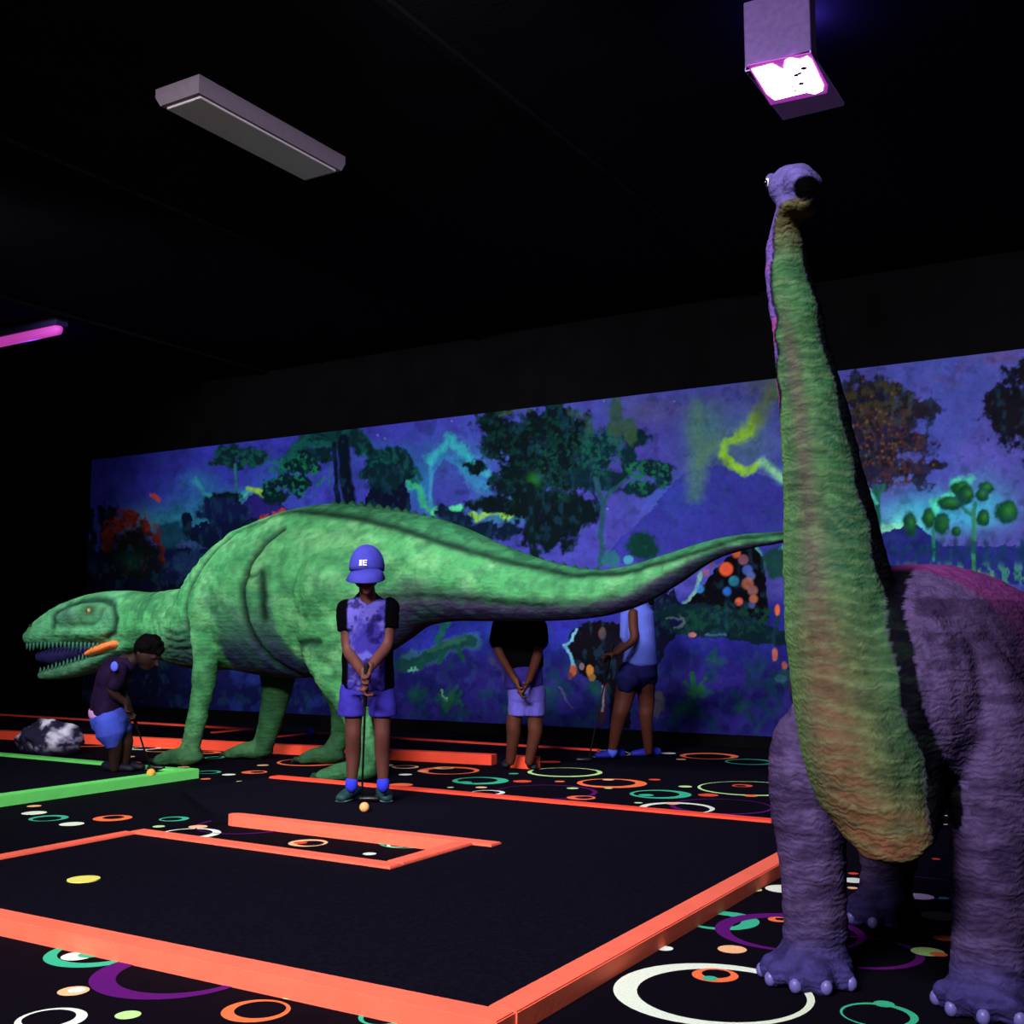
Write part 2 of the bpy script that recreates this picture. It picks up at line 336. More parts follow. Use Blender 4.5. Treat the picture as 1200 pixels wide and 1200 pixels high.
# ------------------------------------------------------------------ mural
def build_mural():
    x0, x1 = -12.25, 2.4; st = 0.0095
    nx = int((x1-x0)/st)+1; nz = int((MT-MB_)/st)+1
    X = np.linspace(x0, x1, nx); Z = np.linspace(MB_, MT, nz)
    gx, gz = np.meshgrid(X, Z); co = np.stack([gx, np.full_like(gx, WY-0.012), gz], -1).reshape(-1, 3)
    u, v, _ = proj(co)
    rgb = np.zeros((len(u), 3)); n1 = fbm(u, v, 60, 5, 1); n2 = fbm(u*.9-v*.43, v*.9+u*.43, 18, 5, 2); n3 = fbm(u*.8+v*.6, v*.8-u*.6, 6, 4, 4); n4 = fbm(u*0.6, v, 30, 4, 8)
    def mix(m, col, cap=1.0):
        nonlocal rgb
        rgb = mixc(rgb, np.clip(m, 0, 1)*cap, col)
    def stroke(pts, w, col, soft=0.6, cap=1.0, wob=4.0):
        wob = wob*1.6+(1 if wob else 0)
        m = (u > min(p[0] for p in pts)-3*w-20) & (u < max(p[0] for p in pts)+3*w+20) & (v > min(p[1] for p in pts)-3*w-20) & (v < max(p[1] for p in pts)+3*w+20)
        idx = np.nonzero(m)[0]
        if len(idx) == 0: return
        uu = u[idx]+(n2[idx]-.5)*wob*2; vv_ = v[idx]+(n3[idx]-.5)*wob*2
        d = segdist(uu, vv_, pts); mm = (1-smooth(w*(1-soft), w*(1+soft), d))*cap
        rgb[idx] = rgb[idx]*(1-mm[:, None])+lin(col)*mm[:, None]
    def glow(cx, cy, rx, ry, col, cap=1.0):
        d = np.hypot((u-cx)/rx, (v-cy)/ry)+(n2-.5)*0.5; mix(np.exp(-d*d*1.5), col, cap)
    def blob(cx, cy, rx, ry, col, amp=0.5, cap=1.0, soft=0.2):
        d = np.hypot((u-cx)/rx, (v-cy)/ry)+(n2-.5)*amp*1.6+(n3-.5)*amp*1.4; mix(1-smooth(1-soft, 1+soft, d), col, cap)
    def leaves(cx, cy, rx, ry, col, dens=0.5, seed=3, sc=5, cap=1.0):
        d = np.hypot((u-cx)/rx, (v-cy)/ry)+(n2-.5)*0.8
        k = fbm(u*.8+v*.6, v*.8-u*.6, sc, 4, seed); mix((1-smooth(0.8, 1.1, d))*smooth(dens-.12, dens+.10, k), col, cap)
    def shape(pts, col, wob=5.0, cap=1.0):
        mix(inpoly(u+(n2-.5)*wob*2+(n3-.5)*wob, v+(n3-.5)*wob*2+(n2-.5)*wob, pts).astype(float), col, cap)
    # sky
    t = smooth(150, 1150, u)[:, None]
    rgb = lin((58, 58, 184))*(1-t)+lin((86, 82, 172))*t
    rgb *= (0.65+0.7*n1)[:, None]
    mix(smooth(.5, .75, fbm(u, v, 90, 4, 12))*0.5, (70, 90, 190)); mix(smooth(.52, .8, n4)*smooth(520, 430, v)*smooth(600, 900, u), (98, 78, 140), .8)
    # cloud glows
    for a in ((190, 612, 60, 22, (50, 140, 160), .9), (250, 600, 45, 28, (40, 150, 170), .8), (232, 565, 25, 16, (50, 150, 200), .6), (300, 585, 30, 12, (70, 190, 190), .8),
              (330, 560, 40, 22, (45, 110, 180), .6), (500, 565, 45, 45, (40, 120, 180), .75), (540, 545, 40, 30, (50, 150, 190), .6), (590, 600, 40, 20, (50, 160, 150), .6),
              (455, 530, 35, 14, (60, 110, 200), .6), (800, 585, 45, 30, (50, 110, 200), .7), (830, 510, 30, 45, (80, 140, 120), .7), (880, 520, 40, 45, (90, 130, 140), .6), (905, 450, 40, 22, (90, 100, 70), .8),
              (1100, 600, 70, 24, (70, 200, 235), .95), (1150, 590, 40, 30, (80, 190, 230), .8), (1060, 615, 30, 20, (110, 230, 230), .95), (1045, 560, 25, 20, (90, 120, 190), .6), (760, 480, 50, 20, (90, 90, 120), .5)):
        glow(*a)
    # mountains
    shape([(275, 600), (292, 583), (305, 577), (322, 582), (345, 605), (345, 660), (270, 660)], (46, 36, 130), 2)
    shape([(800, 555), (840, 545), (870, 550), (905, 560), (930, 575), (930, 660), (700, 660), (760, 600)], (52, 52, 158), 3, .8)
    shape([(505, 560), (520, 538), (540, 548), (552, 580), (545, 597), (508, 596)], (62, 58, 160), 3, .8)
    # lightning-like cloud rims
    stroke([(292, 573), (300, 575), (312, 580), (324, 584)], 3.2, (170, 225, 60), wob=1)
    stroke([(230, 562), (240, 578), (252, 584), (275, 583), (292, 575)], 2.6, (60, 175, 185), .8, .8, 2)
    stroke([(280, 587), (292, 577)], 1.6, (90, 200, 190), wob=1)
    stroke([(440, 548), (455, 553), (470, 556), (482, 566), (492, 575), (497, 590), (508, 599)], 4.5, (60, 190, 130), .9, .9)
    stroke([(508, 599), (525, 600), (540, 595)], 3.6, (90, 220, 150), .6, 1, 2)
    stroke([(553, 602), (560, 609), (572, 600), (582, 600), (595, 607), (604, 600)], 3.4, (160, 230, 90), .6, 1, 2)
    stroke([(505, 540), (505, 594)], 2.2, (70, 160, 200), .8, .7, 1)
    stroke([(505, 538), (518, 525), (527, 512), (535, 522), (545, 528), (552, 542), (562, 545), (572, 556)], 5, (60, 190, 200), .9, .85)
    stroke([(540, 545), (555, 560), (570, 575)], 5, (50, 150, 190), .9, .6)
    stroke([(520, 618), (545, 628), (560, 632), (580, 640)], 3, (90, 200, 120), .9, .8)
    stroke([(817, 478), (812, 500), (818, 520), (816, 560), (812, 578)], 9, (86, 130, 110), 1, .75)
    stroke([(884, 490), (878, 505), (866, 512), (850, 518), (846, 532), (858, 545), (870, 553), (880, 551), (887, 545), (896, 543), (905, 552), (920, 562)], 4.2, (160, 225, 60), .7, 1, 2)
    stroke([(884, 490), (882, 500), (868, 510)], 8, (140, 190, 60), .9, .8, 3); stroke([(915, 455), (900, 470), (885, 492)], 8, (96, 116, 66), .9, .8)
    stroke([(895, 543), (906, 552), (920, 562)], 6, (130, 220, 230), .9, .5, 2); stroke([(822, 540), (834, 522), (850, 518)], 7, (110, 160, 90), 1, .45)
    stroke([(1018, 618), (1050, 618), (1062, 616), (1072, 612)], 3.5, (150, 245, 190), .7, .9, 2); stroke([(1097, 600), (1097, 588), (1108, 583), (1120, 584), (1122, 566), (1135, 563)], 5, (90, 240, 190), .8, .9, 3)
    for _ in range(22):
        a = random.uniform(200, 1160); bb = random.uniform(440, 640); stroke([(a, bb), (a+1, bb+1)], .9, (150, 150, 220), .5, .6, 0)
    DK = (9, 24, 34)
    # tree 1
    for a in ((277, 533, 28, 11), (262, 541, 18, 8), (292, 538, 18, 9), (275, 545, 16, 8)): blob(*a, (12, 44, 50), .7)
    leaves(275, 538, 36, 15, (24, 84, 76), .55, 6, 4); stroke([(277, 545), (277, 588)], 1.6, (50, 120, 130), .5, 1, 1)
    blob(265, 586, 22, 9, DK, .6); blob(262, 600, 26, 14, (14, 26, 60), .6)
    # palms
    for bx, by, R in ((392, 520, 62), (455, 543, 36)):
        for k in range(22):
            a = -0.25+k/21*(math.pi+0.5); l = R*random.uniform(.75, 1.1)
            ex = bx+math.cos(a)*l; ey = by-math.sin(a)*l*0.35+R*0.35*abs(math.cos(a))+random.uniform(0, R*.25)
            stroke([(bx, by), ((bx+ex)/2, by-math.sin(a)*l*.4-4), (ex, ey)], R*0.05+1.2, (8, 38, 44) if k % 3 else (22, 90, 84), .7, .95, 4)
    stroke([(404, 515), (405, 560), (410, 595)], 7.5, (8, 20, 38), .3, 1, 2); stroke([(392, 520), (396, 595)], 3, (10, 24, 50), .3, 1, 2)
    shape([(433, 556), (475, 556), (482, 605), (425, 600)], (10, 18, 44), 6); blob(455, 556, 26, 14, (8, 40, 46), .7)
    for a in ((340, 565, 24, 9), (326, 580, 22, 10), (355, 545, 22, 9), (372, 532, 20, 10)): blob(*a, (8, 36, 42), .9)
    leaves(345, 558, 40, 26, (26, 120, 84), .6, 9, 4)
    # big tree
    for a in ((625, 520, 55, 40), (600, 510, 38, 28), (655, 515, 40, 38), (660, 550, 38, 34), (610, 560, 38, 22), (575, 590, 26, 10), (560, 548, 14, 10), (640, 620, 36, 28), (665, 600, 34, 22), (625, 590, 30, 30), (580, 500, 20, 16)): blob(*a, (7, 22, 26), .7)
    leaves(630, 525, 66, 62, (12, 50, 44), .6, 5, 6); leaves(665, 540, 40, 40, (20, 66, 60), .62, 7, 4); glow(626, 562, 9, 9, (36, 110, 40), .8)
    stroke([(621, 570), (622, 620), (628, 660)], 5, (10, 26, 32), .4, 1, 2)
    stroke([(585, 486), (600, 480), (620, 477)], 3, (60, 100, 60), .9, .7); stroke([(668, 480), (688, 490), (690, 520)], 4, (60, 90, 70), .9, .6)
    # tree 4
    for a in ((742, 512, 16, 9), (700, 535, 22, 20), (765, 548, 22, 10), (748, 572, 18, 10), (778, 560, 10, 12), (710, 520, 18, 14), (735, 540, 10, 22), (690, 560, 24, 18), (712, 560, 26, 16)): blob(*a, (10, 40, 48), .6)
    leaves(760, 556, 28, 20, (30, 104, 78), .55, 4, 4); leaves(705, 530, 30, 30, (24, 84, 74), .55, 4, 4)
    for a in ((722, 488, 8, 26), (738, 505, 8, 14)): blob(*a, (54, 84, 58), .5, .9)
    stroke([(704, 662), (705, 620), (706, 588), (698, 562)], 3.2, (38, 80, 100), .4, 1, 1); stroke([(706, 592), (716, 575), (735, 562)], 2.2, (38, 80, 100), .4, 1, 1); stroke([(700, 590), (694, 575), (688, 560)], 1.6, (20, 40, 70), .4, 1, 1)
    blob(753, 640, 19, 17, (12, 56, 48), .4); blob(716, 655, 10, 8, (40, 110, 110), .6, .8); blob(737, 656, 6, 5, (80, 170, 190), .5, .8)
    for a in ((540, 612, 20, 12), (560, 622, 24, 12), (595, 622, 16, 12), (520, 600, 9, 7)): blob(*a, (10, 26, 50), .7)
    # left hills, plates, small dinosaurs
    shape([(60, 700), (95, 640), (130, 650), (190, 640), (215, 620), (240, 612), (270, 610), (300, 605), (345, 600), (345, 720), (60, 720)], (14, 24, 62), 6)
    blob(260, 598, 28, 14, (18, 28, 78), .5); blob(200, 628, 20, 16, (24, 70, 96), .4); stroke([(210, 638), (235, 640), (255, 645)], 2, (60, 90, 150), .8, .8)
    blob(225, 660, 30, 16, (32, 56, 98), .9, .8)
    stroke([(217, 606), (220, 622), (232, 632), (250, 640)], 6, (10, 24, 50), .3, 1, 2); shape([(212, 606), (222, 600), (226, 610), (218, 614)], (10, 24, 50), 1)
    for x in (122, 127, 132, 108): stroke([(x, 600+random.uniform(-5, 10)), (x-3, 650)], 5, (8, 22, 40), .5, 1, 5)
    for px_, py_, r in ((128, 628, 8), (138, 618, 8), (152, 610, 9), (171, 618, 7), (183, 632, 6), (188, 645, 6), (189, 656, 5), (126, 640, 7)): blob(px_, py_, r, r+2, (110, 34, 30), .6); 
    leaves(153, 622, 34, 26, (140, 46, 30), .6, 2, 3)
    blob(156, 665, 36, 48, (11, 18, 24), .35); glow(152, 658, 18, 12, (14, 58, 44), .8); leaves(150, 650, 34, 30, (60, 34, 22), .66, 8, 4, .7)
    stroke([(176, 580), (181, 582), (186, 586)], 2.6, (230, 80, 40), .5, 1, 2); stroke([(300, 613), (312, 608), (322, 604), (332, 599)], 4, (210, 72, 66), .6, 1, 4)
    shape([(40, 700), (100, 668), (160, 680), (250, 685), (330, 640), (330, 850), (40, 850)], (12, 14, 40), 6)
    # right side
    shape([(1010, 630), (1040, 622), (1075, 616), (1105, 640), (1240, 640), (1240, 700), (1000, 700)], (38, 44, 124), 3)
    for a in ((1020, 470, 38, 26), (1035, 500, 45, 40), (1060, 478, 30, 14), (1085, 478, 20, 10), (1070, 520, 26, 16), (1080, 548, 24, 10), (1030, 545, 36, 24), (1098, 546, 14, 6), (1080, 565, 12, 10), (1010, 500, 24, 50)): blob(*a, (34, 30, 40), .9, .92)
    leaves(1030, 475, 40, 26, (66, 60, 36), .52, 5, 5); leaves(1040, 525, 50, 50, (74, 48, 54), .56, 9, 4)
    for _ in range(70):
        a = random.gauss(1035, 22); bb = random.gauss(515, 26); stroke([(a, bb), (a+.5, bb+.5)], 1.4, (150, 100, 70), .6, .4, 0)
    stroke([(1026, 572), (1028, 625)], 4, (26, 92, 80), .5, 1, 1); stroke([(1027, 590), (1018, 575)], 2, (80, 190, 170), .5, 1, 1); stroke([(1028, 585), (1036, 568)], 2, (40, 110, 90), .5, 1, 1)
    for a in ((1170, 470, 16, 18), (1178, 500, 22, 24), (1200, 480, 30, 50)): blob(*a, (22, 20, 30), .8)
    for a in ((1066, 614, 9, 15), (1088, 606, 9, 12), (1104, 613, 10, 14), (1125, 572, 13, 10), (1115, 590, 18, 9), (1132, 580, 12, 12), (1155, 572, 10, 8), (1150, 580, 8, 8), (1152, 607, 7, 10), (1120, 623, 5, 7), (1180, 600, 14, 14)):
        blob(*a, (16, 70, 44), .35); glow(a[0]+2, a[1]-2, a[2]*.6, a[3]*.6, (60, 150, 60), .6)
    for p in ([(1140, 640), (1140, 610), (1144, 590)], [(1093, 655), (1093, 620)], [(1140, 604), (1130, 596)]): stroke(p, 2, (40, 130, 110), .5, 1, 1)
    stroke([(1141, 600), (1141, 672)], 2.2, (60, 140, 90), .5, 1, 1)
    m = smooth(622, 640, v)*smooth(990, 1010, u)*(1-smooth(650, 665, v)); mix(m*smooth(.5, .62, fbm(u*2, v, 14, 3, 6)), (22, 56, 90), .8)
    m = smooth(655, 668, v)*smooth(990, 1010, u)*(1-smooth(683, 692, v)); mix(m*smooth(.46, .6, fbm(u*2.5, v, 12, 4, 6)), (70, 140, 120), .9); glow(1145, 677, 16, 6, (150, 190, 70), .8)
    m = smooth(683, 692, v+(n2-.5)*12)*smooth(990, 1010, u); mix(m, (12, 20, 34)); stroke([(1120, 703), (1140, 706), (1160, 704)], 3, (40, 90, 90), .9, .9); stroke([(1150, 690), (1180, 688), (1220, 692)], 4, (70, 84, 170), .7, .9)
    m = smooth(715, 735, v)*smooth(990, 1010, u); mix(m, (34, 34, 110))
    # lower middle band
    m = smooth(690, 715, v)*smooth(440, 470, u)*(1-smooth(985, 1000, u)); mix(m, (34, 36, 128)); mix(m*smooth(.42, .62, n1), (50, 48, 156), .8)
    mix(smooth(745, 790, v)*(1-smooth(985, 1000, u))*smooth(430, 470, u), (32, 28, 96), .75); mix(smooth(760, 800, v)*smooth(.45, .6, n2)*smooth(430, 460, u)*(1-smooth(985, 1000, u)), (52, 42, 136), .8)
    mix(smooth(750, 790, v)*smooth(.55, .68, fbm(u, v, 22, 4, 15))*smooth(430, 460, u)*(1-smooth(985, 1000, u)), (24, 60, 88), .7)
    glow(500, 752, 26, 16, (58, 62, 200), .9); glow(560, 738, 40, 12, (48, 56, 180), .9); glow(660, 745, 24, 22, (46, 48, 170), .8)
    m = smooth(690, 720, v)*(1-smooth(400, 440, u))*smooth(180, 250, u); mix(m, (24, 24, 82)); mix(m*smooth(.5, .65, n2), (34, 50, 130), .8)
    stroke([(478, 772), (500, 772), (505, 768), (530, 756), (548, 750), (556, 752)], 9, (90, 170, 150), .3, .3, 3)
    stroke([(470, 780), (495, 775), (505, 768), (525, 758), (545, 751), (554, 752)], 7, (26, 74, 70), .3, 1, 2); stroke([(505, 762), (530, 752), (545, 748)], 3, (52, 110, 84), .7, .9, 2)
    for p in ([(497, 775), (490, 784)], [(538, 760), (541, 772)], [(520, 766), (515, 776)]): stroke(p, 3, (26, 84, 70), .4, 1, 2)
    stroke([(515, 752), (517, 738), (522, 732)], 4, (30, 110, 90), .6, 1, 4); stroke([(480, 786), (490, 783)], 2.5, (110, 190, 170), .5, 1)
    for cx, cy in ((525, 818), (815, 810), (700, 640+170), (838, 775), (915, 795), (600, 830), (490, 815), (760, 790), (800, 830), (640, 810), (870, 830)):
        big = (cx in (815, 525)); 
        for k in range(14):
            a = random.uniform(0, 6.28); l = random.uniform(8, 22 if big else 13); stroke([(cx, cy), (cx+math.cos(a)*l, cy+math.sin(a)*l*.9-3)], 1.8, (30, 100, 60) if big else (24, 74, 80), .8, .8 if big else .5, 3)
        glow(cx, cy, 12, 9, (40, 110, 60), .7 if big else .25)
    stroke([(516, 812), (524, 817)], 1.8, (120, 190, 160), .5, 1); stroke([(575, 770), (585, 785), (592, 795)], 2, (74, 60, 110), .8, .8)
    # stump with glowing embers
    shape([(672, 737), (700, 725), (738, 735), (745, 790), (738, 852), (712, 858), (716, 820), (705, 800), (680, 790), (668, 770), (662, 757)], (14, 10, 20), 4)
    stroke([(676, 738), (670, 750), (660, 756), (668, 770), (671, 782)], 1.6, (120, 190, 220), .5, .95, 2)
    for a in ((672, 786, 4, 6, (200, 90, 60)), (691, 786, 4, 7, (220, 140, 60)), (682, 781, 3, 4, (140, 110, 120)), (706, 742, 4, 6, (90, 66, 60)), (668, 792, 3, 4, (120, 60, 70)), (694, 794, 4, 4, (150, 110, 60))): blob(*a[:4], a[4], .4)
    stroke([(710, 805), (706, 830), (700, 845)], 3, (80, 40, 30), .8, .9, 4); stroke([(708, 805), (705, 832)], 1.2, (190, 190, 220), .6, .8, 2); stroke([(655, 805), (672, 830)], 1.4, (100, 90, 150), .6, .7, 2)
    shape([(764, 700), (790, 690), (800, 715), (790, 745), (770, 780), (760, 770)], (12, 14, 40), 5)
    for a in ((764, 805, 3, 6), (772, 815, 5, 5), (770, 832, 4, 10), (776, 824, 3, 8)): blob(*a, (84, 76, 74), .6, .8)
    # mound and spotted butterfly wing
    stroke([(798, 712), (812, 695), (822, 672)], 2, (130, 190, 170), .5, .9, 2); stroke([(885, 640), (895, 660), (910, 650), (920, 640)], 3, (90, 180, 150), .6, .9, 2)
    shape([(795, 720), (818, 690), (850, 655), (880, 635), (895, 655), (900, 730)], (10, 8, 16), 3)
    blob(912, 660, 18, 17, (28, 70, 66), .3)
    for cx, cy, r, c_ in ((851, 667, 8, (255, 100, 60)), (820, 690, 5, (60, 140, 210)), (852, 693, 5, (50, 120, 220)), (860, 681, 6, (50, 150, 180)), (827, 671, 4.5, (150, 90, 120)), (834, 662, 3.5, (110, 70, 90)), (866, 705, 4.5, (240, 110, 80)),
                          (863, 649, 5, (220, 100, 50)), (871, 656, 6, (140, 90, 110)), (876, 668, 6, (80, 100, 190)), (880, 675, 5, (90, 110, 170)), (876, 684, 7, (180, 104, 80)), (882, 692, 6, (150, 100, 100)), (883, 702, 5, (190, 110, 80)), (881, 709, 4, (80, 90, 150))):
        d = np.hypot(u-cx, v-cy); mix((1-smooth(r-1.6, r+1.4, d))*.85, c_)
    shape([(768, 722), (790, 708), (820, 706), (850, 710), (880, 724), (905, 735), (930, 742), (930, 756), (890, 757), (850, 748), (815, 748), (785, 740)], (10, 36, 44), 4); leaves(850, 728, 70, 20, (20, 62, 52), .55, 5, 5)
    blob(792, 729, 9, 7, (20, 24, 66), .3); stroke([(782, 725), (800, 724), (802, 731), (790, 736)], 1.3, (90, 110, 120), .6, .8, 2); stroke([(828, 744), (850, 745)], 1.5, (70, 110, 140), .6, .9, 2)
    blob(811, 744, 5, 3, (200, 130, 120), .5); blob(911, 715, 3, 6, (240, 110, 60), .3); blob(908, 767, 3, 7, (200, 100, 80), .4); blob(919, 780, 3, 4, (170, 90, 70), .5); blob(915, 795, 7, 5, (60, 110, 130), .8, .8)
    rgb *= ((0.72+0.56*fbm(u*.7+v*.7, v*.7-u*.7, 11, 5, 17))*(.85+.3*fbm(u, v, 2.4, 2, 19)))[:, None]
    fz = fbm(u*1.3, v*.8, 9, 4, 27); mix(smooth(.56, .72, fz)*.22, (40, 90, 120)); mix(smooth(.57, .75, fbm(u, v, 12, 4, 33))*.3, (14, 18, 50))
    # mesh grid
    me = bpy.data.meshes.new('mural'); nv = nx*nz; nf = (nx-1)*(nz-1)
    me.vertices.add(nv); me.vertices.foreach_set('co', co.ravel())
    i = (np.arange(nz-1)[:, None]*nx+np.arange(nx-1)[None]).ravel()
    q = np.stack([i, i+1, i+nx+1, i+nx], 1).ravel()
    me.loops.add(nf*4); me.loops.foreach_set('vertex_index', q)
    me.polygons.add(nf); me.polygons.foreach_set('loop_start', np.arange(nf)*4); me.polygons.foreach_set('loop_total', np.full(nf, 4))
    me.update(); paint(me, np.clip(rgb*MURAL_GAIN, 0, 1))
    t = thing('wall_mural', 'long glowing blue jungle mural of trees, plants and small dinosaurs on the back wall', 'mural', ((x0+x1)/2, WY-0.01, MB_))
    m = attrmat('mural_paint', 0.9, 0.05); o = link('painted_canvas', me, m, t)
    b = bmesh.new(); box(b, (x0, WY-0.011, MB_), (x1, WY, MT)); obj('backing_panel', b, black_wall, t, False)
MURAL_GAIN = 0.84
build_mural()

# ------------------------------------------------------------------ green dinosaur
YD = 6.5
def build_green():
    gd = thing('dinosaur_statue', 'huge green four-legged dinosaur with gaping jaws and long tail, standing before the mural', 'dinosaur', (-5.4, 6.5, 0))
    bm = bmesh.new()
    # x, top, bottom, half thickness (m)
    prof = [(36, 738, 756, .07), (50, 723, 758, .11), (75, 708, 757, .15), (100, 698, 756, .18), (125, 693, 757, .21), (150, 692, 762, .23), (175, 694, 768, .23), (200, 691, 776, .24), (222, 687, 783, .27), (240, 675, 788, .31),
            (262, 650, 790, .36), (285, 628, 792, .40), (312, 611, 794, .44), (345, 598, 795, .46), (380, 591, 793, .46), (410, 589, 785, .44), (450, 594, 762, .38), (490, 602, 738, .33), (530, 615, 730, .30), (570, 633, 729, .26),
            (610, 648, 729, .22), (650, 660, 728, .19), (690, 667, 725, .165), (720, 666, 719, .15), (750, 660, 708, .135), (790, 647, 685, .115), (830, 634, 659, .09), (870, 626, 645, .065), (920, 622, 636, .045), (965, 618, 628, .03), (1000, 612, 618, .018)]
    P = interp(prof, 3); pts = []; ra = []; rb = []
    for x, t, b_, w in P:
        a = ony(x, t, YD); c = ony(x, b_, YD); pts.append((a+c)/2); rb.append(np.linalg.norm(a-c)/2); ra.append(w)
    sweep(bm, pts, ra, rb, (0, 1, 0), 36, 4)
    # lower jaw
    J = interp([(52, 785, 797, .07), (75, 779, 796, .09), (100, 772, 791, .12), (125, 765, 782, .15), (148, 756, 772, .18), (170, 745, 765, .2)], 3)
    pts = []; ra = []; rb = []
    for x, t, b_, w in J:
        a = ony(x, t, YD); c = ony(x, b_, YD); pts.append((a+c)/2); rb.append(np.linalg.norm(a-c)/2); ra.append(w)
    sweep(bm, pts, ra, rb, (0, 1, 0), 24, 4)
    def leg(rows, Y, flat=0.9):
        R = interp(rows, 3); p = []; r = []
        for x, y, w in R:
            q = ony(x, y, Y); p.append(q); r.append(w*proj(q)[2]/F)
        sweep(bm, p, [k*flat for k in r], r, (0, 1, 0), 20, 3); return p, r
    def ell(px, py, Y, rx, rz, ry):
        c = ony(px, py, Y); d = proj(c)[2]/F; ball(bm, c, (rx*d, ry, rz*d), 20)
    leg([(252, 700, 24), (246, 722, 22), (241, 745, 18.5), (241, 772, 15.5), (239, 800, 15), (234, 825, 13), (229, 850, 12), (224, 872, 12), (221, 886, 13)], 6.2)
    leg([(310, 740, 30), (325, 775, 26), (325, 800, 20), (321, 828, 16), (315, 852, 14), (309, 870, 13), (303, 880, 12)], 6.82)
    leg([(398, 655, 44), (392, 690, 54), (388, 722, 53), (389, 755, 45), (398, 788, 36), (410, 815, 27), (418, 840, 21), (424, 865, 19), (426, 888, 19), (424, 903, 19)], 6.17, 0.42)
    leg([(392, 655, 30), (390, 740, 36), (398, 790, 32), (402, 825, 19), (401, 850, 14), (396, 870, 12), (388, 882, 12)], 6.85, 0.8)
    ell(248, 712, 6.22, 30, 34, .16); ell(390, 690, 6.2, 52, 48, .24)
    # feet with toes
    def foot(px, py, Y, L, n=4, w=.07):
        h = ony(px, py, Y); d = proj(h)[2]/F
        for k in range(n):
            dy = (k-(n-1)/2)*w; e = h+np.array((-L*d*(1-.12*abs(k-(n-1)/2)), dy*1.6, 0)); e[2] = 0.045; s = h.copy(); s[2] = 0.075; s[1] += dy*.5
            m_ = (s+e)/2; m_[2] = 0.072
            sweep(bm, [s, m_, e], [.075, .06, .042], None, (0, 1, 0), 12, 3)
        ball(bm, (h[0], h[1], 0.06), (.12, .12, .058), 16)
    foot(221, 888, 6.2, 28); foot(303, 884, 6.82, 28); foot(424, 908, 6.17, 40, 4, .08); foot(388, 886, 6.85, 26)
    # brow, cheek
    for Yh in (6.33,):
        pass
    me = fused(bm, 0.017, 5)
    co = coords(me); nr = normals(me)
    Q = co.copy(); 
    # side-on drawing coordinates (same on both flanks)
    Q[:, 1] = YD; u, v, _ = proj(Q)
    legm = (np.abs(co[:, 1]-YD) > 0.12) & (u > 150) & (u < 470)
    Yl = np.where(co[:, 1] < YD, 6.19, 6.83); Q2 = co.copy(); Q2[:, 1] = np.where(legm, Yl, YD); ul, vl, _ = proj(Q2)
    wide = np.zeros(len(co))
    for axis, near in (([(246, 735, 20), (241, 760, 18), (239, 800, 17), (229, 850, 15), (221, 888, 16), (200, 895, 20)], 1), ([(394, 690, 52), (388, 735, 52), (390, 760, 46), (398, 788, 38), (415, 830, 26), (424, 870, 23), (424, 905, 24), (400, 912, 20)], 1),
                       ([(325, 775, 28), (325, 800, 24), (318, 840, 18), (303, 880, 18)], 0), ([(392, 700, 34), (398, 790, 34), (402, 825, 22), (396, 870, 16), (380, 886, 20)], 0)):
        on = (co[:, 1] < YD-.12) if near else (co[:, 1] > YD+.12)
        rr = np.interp(vl, [a[1] for a in axis], [a[2] for a in axis]); d = segdist(ul, vl, [a[:2] for a in axis]); wide = np.maximum(wide, on*(1-smooth(rr-3, rr+4, d)))
    legm = np.maximum(wide*(co[:, 2] < 1.5), (co[:, 2] < .45)*1.0)
    disp = np.zeros(len(co))
    side = smooth(.15, .5, np.abs(nr[:, 1]))
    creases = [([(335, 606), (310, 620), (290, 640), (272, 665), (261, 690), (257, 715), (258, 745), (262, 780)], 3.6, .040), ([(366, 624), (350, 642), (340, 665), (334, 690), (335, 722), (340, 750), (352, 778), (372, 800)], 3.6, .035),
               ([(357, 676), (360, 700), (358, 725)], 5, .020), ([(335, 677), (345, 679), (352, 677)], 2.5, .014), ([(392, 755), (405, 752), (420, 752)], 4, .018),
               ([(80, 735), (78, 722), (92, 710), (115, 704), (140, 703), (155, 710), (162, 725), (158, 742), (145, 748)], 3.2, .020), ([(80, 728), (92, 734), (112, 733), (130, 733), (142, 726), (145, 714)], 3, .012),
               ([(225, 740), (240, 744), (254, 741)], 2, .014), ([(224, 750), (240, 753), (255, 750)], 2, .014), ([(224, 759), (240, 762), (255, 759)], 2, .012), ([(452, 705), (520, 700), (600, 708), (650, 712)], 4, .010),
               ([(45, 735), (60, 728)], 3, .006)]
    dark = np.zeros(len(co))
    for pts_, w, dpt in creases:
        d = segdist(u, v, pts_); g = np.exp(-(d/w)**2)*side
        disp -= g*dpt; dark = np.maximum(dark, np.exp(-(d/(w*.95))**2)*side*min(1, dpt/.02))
    # bulging muscles & brow
    for cx, cy, rx, ry, h in ((300, 680, 32, 60, .03), (360, 690, 18, 50, .02), (102, 721, 17, 7, .02), (130, 716, 13, 9, .02), (175, 715, 14, 18, .02), (110, 742, 50, 5, .012)):
        disp += h*np.exp(-(((u-cx)/rx)**2+((v-cy)/ry)**2))*side
    g = np.exp(-(((u-126)/7.5)**2+((v-716)/5)**2))*side; disp -= g*.035
    wr = np.sin(v*0.9+fbm(u, v, 20, 3, 2)*14)*0.5+0.5
    disp -= wr*.006*smooth(196, 215, u)*(1-smooth(250, 262, u))*side
    disp += (fbm(u, v, 9, 4, 3)-.5)*.022*side
    me2co = co+nr*disp[:, None]; setco(me, me2co)
    # paint
    topx = P[:, 0]; top = np.interp(u, topx, P[:, 1]); bot = np.interp(u, topx, P[:, 2]); rel = (v-top)/np.maximum(bot-top, 3)
